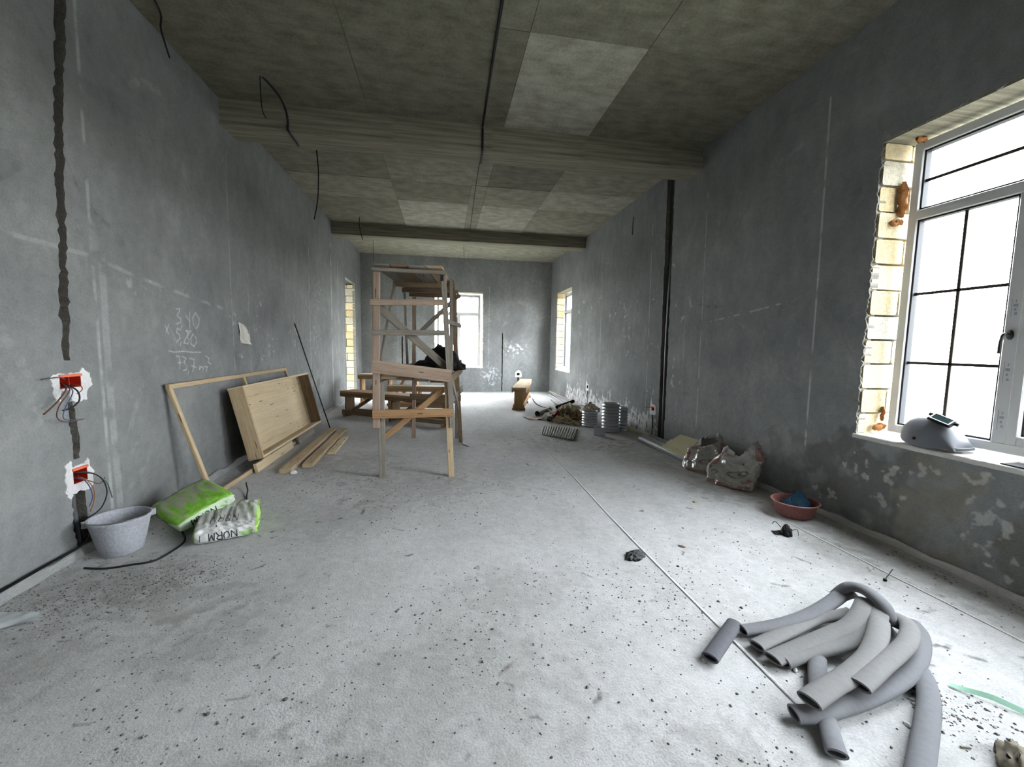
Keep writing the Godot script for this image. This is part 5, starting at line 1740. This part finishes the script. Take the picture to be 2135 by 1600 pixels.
func build_debris() -> void:
	var grey_pipe := mat(Color(0.33, 0.34, 0.33), 0.5)
	pipe("drain_pipe", V(4.12, 0.062, 7.85), V(4.50, 0.075, 8.35), 0.055, grey_pipe, "short dark grey pipe with its open end out of the debris heap, higher one", "pipe", "pipes in the debris heap", 0.006)
	pipe("drain_pipe", V(4.22, 0.058, 7.28), V(4.42, 0.062, 7.85), 0.055, mat(Color(0.52, 0.52, 0.49), 0.5), "short grey pipe with a black open end at the foot of the debris heap", "pipe", "pipes in the debris heap", 0.006)
	pipe("hose", V(4.47, 0.20, 7.75), V(4.86, 0.31, 7.85), 0.032, M.black, "black hose piece sticking up from the debris heap", "hose", "", 0.004)
	pipe("hose", V(4.92, 0.025, 7.55), V(5.24, 0.26, 7.95), 0.022, M.black, "thin black tube end behind the ducts", "hose", "", 0.004)
	var tan := [mat(Color(0.68, 0.62, 0.51), 0.9), mat(Color(0.58, 0.51, 0.41), 0.9), mat(Color(0.76, 0.73, 0.63), 0.9), mat(Color(0.50, 0.44, 0.36), 0.9), mat(Color(0.82, 0.81, 0.77), 0.8)]
	# [x, d, base height, half sizes, tone, label]
	for q in [
		[4.62, 7.55, 0.0, Vector3(0.28, 0.17, 0.22), 3, "brown crumpled paper in the middle of the debris heap"],
		[4.50, 7.30, 0.0, Vector3(0.20, 0.10, 0.15), 0, "tan crumpled wrapping at the front of the debris heap"],
		[4.78, 7.35, 0.0, Vector3(0.18, 0.13, 0.16), 1, "brown torn cardboard against the low duct"],
		[4.70, 7.62, 0.12, Vector3(0.22, 0.12, 0.16), 2, "cream wrapping on top of the debris heap"],
		[4.62, 7.02, 0.0, Vector3(0.12, 0.05, 0.09), 0, "small tan scrap in front of the debris heap"],
		[4.34, 7.55, 0.0, Vector3(0.14, 0.10, 0.14), 4, "whitish crumpled paper between the two pipes"],
		[4.95, 7.12, 0.20, Vector3(0.16, 0.11, 0.11), 2, "cream foam offcut behind the low duct"]]:
		var st := mb()
		crumple(st, V(q[0], q[2], q[1]), q[3], int(q[0] * 37), 0.7, 2.0, q[1], 26, 15)
		tag(put(st, "wrapping", tan[q[4]]), q[5], "wrapping", "crumpled wrappings in the debris heap")
	var st := mb(true)
	crumple(st, V(4.40, 0.02, 7.42), Vector3(0.11, 0.12, 0.09), 57, 0.35, 1.3, 0.4, 20, 12)
	tag(put(st, "packet", mat(Color(0.48, 0.13, 0.16), 0.6)), "dark red crumpled packet beside the grey pipe", "packet")
	# long profiles lying across the heap and along the wall
	for q in [[V(4.38, 0.20, 7.80), V(4.66, 0.015, 7.05), 0.045, 4, "whitish strip leaning down the front of the debris heap"], [V(4.46, 0.24, 7.85), V(4.78, 0.03, 7.12), 0.03, 4, "grey profile strip leaning on the debris heap"], [V(4.30, 0.17, 7.70), V(4.52, 0.012, 7.15), 0.035, 2, "cream strip leaning beside the red packet"], [V(4.60, 0.265, 7.60), V(5.12, 0.275, 7.35), 0.05, 2, "cream batten lying across the heap to the ducts"]]:
		st = mb()
		bar(st, q[0], q[1], q[2], 0.012, Vector3.RIGHT, 0.002)
		tag(put(st, "strip", tan[q[3]]), q[4], "strip", "strips in the debris heap")
	var wh := mat(Color(0.80, 0.81, 0.82), 0.4)
	for q in [[V(5.10, 0.012, 8.3), V(5.30, 0.012, 11.5), "white plastic profile on the floor along the right wall, outermost"], [V(5.20, 0.012, 8.0), V(5.38, 0.012, 11.2), "white plastic profile on the floor in the middle of three"], [V(5.30, 0.012, 7.9), V(5.44, 0.012, 11.6), "white plastic profile tight along the right wall foot"]]:
		st = mb()
		bar(st, q[0], q[1], 0.04, 0.02, Vector3.RIGHT, 0.004)
		tag(put(st, "plastic_profile", wh), q[2], "profile", "white profiles along the right wall")
	tag(wire(null, "cable", [V(4.62, 0.008, 10.6), V(4.50, 0.008, 9.6), V(4.56, 0.008, 9.0), V(4.80, 0.008, 8.6), V(4.95, 0.008, 8.45)], 0.008, M.cable_grey), "grey cable curving over the bright floor by the lone trestle", "cable")
	tag(wire(null, "cable", [V(5.06, 0.008, 10.4), V(4.98, 0.008, 9.6), V(5.02, 0.008, 9.1), V(5.06, 0.008, 8.7)], 0.008, M.cable_grey), "grey cable lying beside the white profiles", "cable")
	# cardboard on the floor
	st = mb(true)
	sheet(st, [V(3.83, 0.006, 7.90), V(4.26, 0.006, 7.70), V(4.18, 0.006, 7.46), V(3.90, 0.006, 7.52)], 0.03, 14, 58, 5.0)
	tag(put(st, "cardboard", mat(Color(0.74, 0.66, 0.63), 0.8)), "flattened pinkish cardboard scrap on the floor before the pipes", "cardboard")
	# ribbed panel lying on the floor
	st = mb(true)
	var a := V(3.985, 0, 6.80)
	var b := V(4.52, 0, 6.50)
	var c := V(4.185, 0, 5.74)
	var d := V(3.81, 0, 6.22)
	var pts := []
	var nu := 157
	for i in nu:
		var u := float(i) / (nu - 1)
		for j in 8:
			var v := j / 7.0
			var p := a.lerp(b, u).lerp(d.lerp(c, u), v)
			p.y = 0.022 + 0.013 * sin(u * TAU * 14.0) + 0.03 * maxf(0.0, u - 0.8) + 0.006 * sin(v * 4.0 + u * 3.0)
			pts.append(p)
	grid(st, pts, nu, 8, Vector3.UP)
	var low := []
	for p in pts:
		low.append(p - Vector3(0, 0.003, 0))
	grid(st, low, nu, 8, Vector3.DOWN)
	tag(put(st, "ribbed_panel", mat(Color(0.66, 0.66, 0.63), 0.6)), "ribbed grey plastic panel lying flat on the floor before the debris", "panel")
	# ducts
	duct(V(5.02, 0, 6.38), 0.138, 0.47, 9, "tall upright corrugated aluminium duct")
	duct(V(4.84, 0, 6.86), 0.135, 0.27, 6, "low corrugated aluminium duct leaning on the debris heap")
	duct(V(5.34, 0, 6.72), 0.10, 0.17, 4, "short narrow duct ring close to the right wall")
	duct(V(5.26, 0, 6.42), 0.07, 0.40, 8, "slim dark corrugated duct beside the tall one")
	st = mb()
	slab(st, [V(4.64, 0.0, 6.12), V(4.80, 0.0, 6.06), V(4.80, 0.12, 6.06), V(4.64, 0.14, 6.12)], 0.003)
	slab(st, [V(4.64, 0.0, 6.12), V(4.64, 0.14, 6.12), V(4.70, 0.12, 6.28), V(4.70, 0.0, 6.28)], 0.003)
	tag(put(st, "sheet_metal_corner", M.alu), "bent corner of sheet metal standing before the tall duct", "sheet metal")
	for q in [[V(5.36, 0.012, 6.20), V(5.42, 0.012, 7.4), "pale wooden lath at the foot of the right wall behind the ducts"], [V(5.40, 0.03, 5.98), V(5.44, 0.012, 6.9), "narrow pale lath crossing another by the waste pipe"]]:
		st = mb()
		bar(st, q[0], q[1], 0.035, 0.02, Vector3.RIGHT, 0.003)
		tag(put(st, "lath", M.wood.ply), q[2], "lath", "laths by the right wall")


# ------------------------------------------------------------------ foreground
func build_foreground() -> void:
	var n1 := noise_bytes(256, 256, 0.02, 921, 3, 1, 1, true)
	var n2 := noise_bytes(256, 256, 0.2, 922, 3, 1, 1, true)
	var foam := []
	for q in [[Color(0.44, 0.435, 0.43), Color(0.47, 0.468, 0.462), Color(0.50, 0.498, 0.49)], [Color(0.40, 0.40, 0.41), Color(0.435, 0.438, 0.448), Color(0.465, 0.468, 0.475)], [Color(0.31, 0.31, 0.33), Color(0.345, 0.345, 0.365), Color(0.375, 0.375, 0.395)]]:
		foam.append(tri_mat(to_tex(mix_noise([n1, n2, n2], [4, 2, 1], q), 256, 256), 6.0, Color.WHITE, 0.75))
	# [path, half width, half height, tone, squash from end to end, label]
	var T := [
		[[V(3.731, 0.030, 1.726), V(3.592, 0.028, 1.627), V(3.463, 0.028, 1.534)], 0.034, 0.024, 2, [1.0, 1.0], "short straight dark foam tube lying across the tip of a long one"],
		[[V(4.437, 0.110, 1.756), V(4.370, 0.100, 1.756), V(4.266, 0.080, 1.728), V(4.118, 0.055, 1.698), V(3.967, 0.040, 1.679), V(3.835, 0.030, 1.676), V(3.735, 0.028, 1.675)], 0.036, 0.022, 1, [1.05, 0.85], "long grey foam tube stretching out to the short dark piece"],
		[[V(4.303, 0.090, 1.640), V(4.255, 0.070, 1.655), V(4.143, 0.045, 1.680), V(3.974, 0.032, 1.642), V(3.829, 0.028, 1.604), V(3.725, 0.028, 1.572)], 0.036, 0.022, 0, [1.0, 1.0], "grey foam tube with an open end, second one below the longest"],
		[[V(4.410, 0.130, 1.657), V(4.312, 0.110, 1.600), V(4.210, 0.085, 1.563), V(4.097, 0.062, 1.552), V(3.903, 0.038, 1.523), V(3.733, 0.030, 1.488)], 0.038, 0.023, 0, [1.1, 1.05], "grey foam tube with a dark open end lying in front of its neighbour"],
		[[V(4.455, 0.130, 1.644), V(4.373, 0.115, 1.572), V(4.255, 0.085, 1.519), V(4.121, 0.055, 1.496), V(3.997, 0.040, 1.494), V(3.887, 0.028, 1.488), V(3.777, 0.022, 1.471)], 0.040, 0.022, 0, [1.1, 0.75], "grey foam tube narrowing to a flat tip in the pile"],
		[[V(4.348, 0.110, 1.544), V(4.234, 0.105, 1.457), V(4.083, 0.095, 1.368), V(3.909, 0.088, 1.302), V(3.784, 0.085, 1.267), V(3.650, 0.082, 1.225)], 0.042, 0.025, 0, [0.95, 1.0], "grey foam tube lying on top, its open end over two others"],
		[[V(4.37, 0.075, 1.79), V(4.405, 0.135, 1.765), V(4.430, 0.155, 1.735), V(4.436, 0.165, 1.690), V(4.432, 0.160, 1.628), V(4.432, 0.135, 1.578), V(4.443, 0.085, 1.553)], 0.034, 0.028, 1, [1.0, 1.0], "grey foam tube arched over the gathered ends of the pile"],
		[[V(4.501, 0.085, 1.588), V(4.481, 0.100, 1.529), V(4.425, 0.108, 1.468), V(4.320, 0.110, 1.401), V(4.211, 0.105, 1.358), V(4.088, 0.100, 1.316), V(3.978, 0.097, 1.275), V(3.895, 0.093, 1.247)], 0.034, 0.025, 0, [1.0, 1.1], "grey foam tube with a square dark mouth resting on the widest tube"],
		[[V(4.586, 0.050, 1.586), V(4.538, 0.048, 1.513), V(4.424, 0.046, 1.426), V(4.272, 0.042, 1.344), V(4.115, 0.038, 1.290), V(3.935, 0.034, 1.251), V(3.786, 0.032, 1.232), V(3.673, 0.030, 1.221), V(3.596, 0.030, 1.232)], 0.044, 0.024, 1, [0.95, 0.85], "wide foam tube curling along the bottom of the pile"],
		[[V(4.337, 0.030, 1.373), V(4.279, 0.030, 1.296), V(4.172, 0.030, 1.205), V(4.048, 0.029, 1.123), V(3.932, 0.028, 1.051), V(3.843, 0.028, 0.995), V(3.779, 0.028, 0.955)], 0.036, 0.024, 1, [0.95, 1.0], "long foam tube running out of the pile towards the room's near end"],
		[[V(3.946, 0.026, 1.473), V(3.847, 0.026, 1.377), V(3.761, 0.026, 1.280), V(3.698, 0.026, 1.194), V(3.649, 0.026, 1.127), V(3.617, 0.026, 1.078)], 0.033, 0.022, 1, [1.0, 1.0], "straight foam tube passing under the pile, open end on the floor"],
		[[V(4.465, 0.028, 1.609), V(4.417, 0.028, 1.532), V(4.379, 0.028, 1.475)], 0.030, 0.024, 0, [1.0, 1.0], "short bit of foam tube under the gathered ends"],
		[[V(4.30, 0.03, 1.70), V(4.38, 0.05, 1.665), V(4.46, 0.07, 1.60), V(4.52, 0.055, 1.54)], 0.034, 0.028, 2, [1.0, 1.0], "dark foam tube bunched beneath the arched one"],
	]
	for q in T:
		var st := mb(true)
		tube(st, smooth_path(q[0], 6), q[1] * 1.05, q[2] * 0.80, 20, 0.0085, Vector3.UP, q[4], 1)
		var o := put(st, "foam_tube", foam[q[3]])
		tag(o, q[5], "foam tube", "grey pipe insulation tubes in a loose pile")
		st = mb(true)
		tube(st, smooth_path(q[0], 6), q[1] * 1.05, q[2] * 0.80, 20, 0.0085, Vector3.UP, q[4], 2)
		put(st, "bore", foam[q[3]], o)

	# small things on the floor
	var scrap := mat(Color(0.88, 0.88, 0.87), 0.8)
	for q in [[3.448, 1.553, 0.012], [3.811, 1.447, 0.013], [4.141, 1.225, 0.014], [4.012, 1.150, 0.016], [4.084, 1.471, 0.012], [4.237, 1.464, 0.010], [4.155, 1.243, 0.011]]:
		var st := mb(true)
		crumple(st, V(q[0], 0.001, q[1]), Vector3(q[2], 0.006, q[2] * 0.6), int(q[0] * 500), 0.5, 1.4, q[1] * 7.0, 12, 6)
		tag(put(st, "chip", scrap), "small white chip of plaster near the foam tubes", "chip", "white chips round the foam tubes")
	var st := mb()
	var gp := [V(4.385, 0.006, 1.279), V(4.42, 0.012, 1.236), V(4.46, 0.020, 1.186), V(4.505, 0.012, 1.129), V(4.56, 0.006, 1.06), V(4.60, 0.004, 1.0)]
	var sp := smooth_path(gp, 4)
	var pts := []
	for i in sp.size():
		var tw := 0.55 * sin(PI * i / (sp.size() - 1))
		var s := V(0.72, 0, 0.69)
		var e := s * cos(tw) + Vector3.UP * sin(tw)
		pts.append(sp[i] - e * 0.008)
		pts.append(sp[i] + e * 0.010 + Vector3.UP * 0.004)
	grid(st, pts, sp.size(), 2, Vector3.UP)
	var low := []
	for p in pts:
		low.append(p - Vector3(0, 0.0012, 0))
	grid(st, low, sp.size(), 2, Vector3.DOWN)
	tag(put(st, "strapping", mat(Color(0.62, 0.80, 0.70), 0.45)), "pale green strip of plastic strapping on the floor", "strapping")
	st = mb(true)
	crumple(st, V(4.22, 0.0, 0.965), Vector3(0.075, 0.045, 0.05), 61, 0.6, 1.4, 0.5, 26, 14)
	tag(put(st, "crumpled_paper", mat(Color(0.52, 0.49, 0.43), 0.9)), "crumpled brownish paper on the floor beyond the green strip", "paper")
	st = mb(true)
	crumple(st, V(3.567, 0.0, 2.466), Vector3(0.068, 0.024, 0.040), 62, 0.6, 1.8, 0.6, 30, 16)
	tag(put(st, "rag", mat(Color(0.30, 0.31, 0.31), 0.9)), "dirty grey rag wadded on the floor beside the screed strip", "rag")
	st = mb(true)
	sheet(st, [V(3.93, 0.004, 2.565), V(3.965, 0.004, 2.56), V(3.975, 0.004, 2.53), V(3.945, 0.004, 2.535)], 0.006, 8, 63)
	tag(put(st, "dry_leaf", mat(Color(0.42, 0.32, 0.22), 0.8)), "small brown dry leaf on the floor", "leaf")
	st = mb(true)
	sheet(st, [V(4.53, 0.004, 3.33), V(4.57, 0.004, 3.33), V(4.575, 0.004, 3.30), V(4.54, 0.004, 3.295)], 0.008, 8, 64)
	tag(put(st, "leaf", mat(Color(0.72, 0.68, 0.30), 0.8)), "small yellow leaf on the floor", "leaf")
	var bo := thing("bolt", "small bolt standing on its head on the floor", "bolt", V(4.951, 0, 1.989))
	st = mb(true)
	lathe(st, V(4.951, 0, 1.989), [Vector2(0.0, 0.0), Vector2(0.010, 0.001), Vector2(0.010, 0.010), Vector2(0.0, 0.011)], 6)
	put(st, "head", M.cable_dark, bo)
	wire(bo, "shank", [V(4.951, 0.008, 1.989), V(4.99, 0.03, 2.0), V(5.03, 0.052, 2.012)], 0.003, M.cable_grey)
	st = mb()
	bar(st, V(4.10, 0.004, 1.055), V(4.13, 0.004, 1.045), 0.006, 0.006, Vector3.RIGHT, 0.001)
	tag(put(st, "splinter", M.wood.grey), "small grey wood splinter on the floor beside the long foam tube", "splinter")


# ------------------------------------------------------------------ cables under the ceiling
func build_ceiling_wires() -> void:
	tag(wire(null, "ceiling_conduit", [V(2.70, RH - 0.012, 1.6), V(2.715, RH - 0.012, 3.2), V(2.735, RH - 0.012, 4.90), V(2.735, RH - 0.05, 4.937), V(2.735, 3.66, 4.937), V(2.735, 3.612, 4.95), V(2.74, 3.611, 5.15), V(2.745, 3.611, 5.30)], 0.012, M.cable_dark), "dark cable conduit running along the ceiling and under the near beam", "conduit")
	tag(wire(null, "ceiling_cable", [V(2.745, 3.611, 5.31), V(2.745, 3.64, 5.342), V(2.75, RH - 0.03, 5.345), V(2.77, RH - 0.008, 5.42), V(2.80, RH - 0.008, 7.0), V(2.86, RH - 0.008, 9.25)], 0.006, M.cable_dark), "thin dark cable along the ceiling between the two beams", "cable")
	tag(wire(null, "ceiling_cable", [V(0.60, RH + 0.002, 4.50), V(0.63, 3.87, 4.58), V(0.68, 3.82, 4.70), V(0.70, 3.74, 4.80), V(0.675, 3.69, 4.92), V(0.67, 3.64, 4.93), V(0.675, 3.608, 4.96), V(0.67, 3.606, 5.25)], 0.011, M.cable_dark), "thick black cable looping from the ceiling under the near beam by the left wall", "cable")
	tag(wire(null, "ceiling_cable", [V(0.59, RH + 0.002, 4.48), V(0.56, 3.86, 4.55), V(0.52, 3.78, 4.66), V(0.50, 3.69, 4.74), V(0.53, 3.63, 4.75)], 0.005, M.cable_dark), "thin black cable end hanging beside the thick loop", "cable")
	tag(wire(null, "ceiling_cable", [V(0.656, RH + 0.002, 6.0), V(0.672, 3.65, 6.0), V(0.665, 3.40, 6.0), V(0.650, 3.22, 6.0), V(0.605, 3.005, 6.0)], 0.007, M.black), "black cable hanging straight down beyond the near beam", "cable")
	tag(wire(null, "ceiling_cable", [V(0.22, RH + 0.002, 3.55), V(0.16, 3.875, 3.80), V(0.10, 3.83, 3.90), V(0.06, 3.78, 4.02), V(0.03, 3.74, 4.12)], 0.007, M.black), "black cable curving down into the corner of ceiling and left wall", "cable")
	tag(wire(null, "ceiling_cable", [V(0.64, RH + 0.002, 8.88), V(0.63, 3.75, 8.9), V(0.655, 3.58, 8.9), V(0.69, 3.46, 8.9)], 0.008, M.black), "black cable end hanging before the far beam", "cable")
	tag(wire(null, "ceiling_cable", [V(0.735, RH + 0.002, 9.9), V(0.735, 3.5, 9.9), V(0.738, 3.155, 9.9)], 0.004, M.cable_dark), "thin cable hanging behind the far beam near the left wall", "cable")
	tag(wire(null, "ceiling_cable", [V(2.795, RH + 0.002, 10.76), V(2.80, 3.7, 10.76), V(2.809, 3.486, 10.76)], 0.004, M.cable_dark), "thin cable hanging in the middle of the far ceiling bay", "cable")


# ------------------------------------------------------------------ crumbs of mortar and grit on the floor
func build_crumbs() -> void:
	var r := RandomNumberGenerator.new()
	r.seed = 99
	for k in 2:
		var st := mb(true)
		crumple(st, Vector3.ZERO, Vector3(0.5, 0.5, 0.42), 5 + k, 0.6, 1.5, 0.0, 7, 5)
		st.generate_normals()
		var places := []
		# [x, d, spread x, spread d, count]
		var heaps := [[0.55, 2.50, 0.25, 0.16, 330], [0.75, 2.62, 0.16, 0.10, 150], [0.30, 2.35, 0.15, 0.15, 160], [3.30, 0.98, 0.14, 0.08, 200], [4.25, 1.20, 0.10, 0.09, 120], [2.55, 2.05, 0.3, 0.2, 90], [1.5, 1.8, 0.5, 0.4, 170], [1.2, 1.5, 0.4, 0.3, 120], [3.5, 2.1, 0.3, 0.25, 120], [1.9, 3.6, 0.6, 0.4, 160], [2.2, 4.4, 0.8, 0.5, 200], [1.2, 4.2, 0.5, 0.5, 140], [4.4, 6.3, 0.5, 0.5, 120], [3.0, 1.4, 0.8, 0.4, 200], [4.6, 2.2, 0.5, 0.5, 120], [0.15, 3.5, 0.1, 1.0, 120], [5.38, 2.2, 0.06, 0.9, 140]]
		for h in heaps:
			for i in h[4]:
				places.append([clampf(r.randfn(h[0], h[2]), 0.06, 5.42), r.randfn(h[1], h[3]), r.randf_range(0.0012, 0.0042) * (1.0 + 1.2 * pow(r.randf(), 8.0))])
		for i in 800:
			places.append([r.randf_range(0.08, 5.4), r.randf_range(0.75, 7.5), r.randf_range(0.001, 0.0034)])
		var mm := MultiMesh.new()
		mm.transform_format = MultiMesh.TRANSFORM_3D
		mm.mesh = st.commit()
		mm.instance_count = places.size()
		for i in places.size():
			var p: Array = places[i]
			var b := Basis(Vector3.UP, r.randf() * TAU).scaled(Vector3(p[2] * 2.0, p[2] * r.randf_range(0.9, 1.6), p[2] * 2.0))
			mm.set_instance_transform(i, Transform3D(b, V(p[0], 0.0, p[1])))
		var o := MultiMeshInstance3D.new()
		o.name = ["mortar_crumbs", "grit"][k]
		o.multimesh = mm
		o.material_override = [M.pebble, M.pebble_dark][k]
		add_child(o)
		tag(o, ["grey crumbs of mortar strewn over the screed floor", "dark grit scattered over the screed floor"][k], ["mortar crumbs", "grit"][k], "", "stuff")
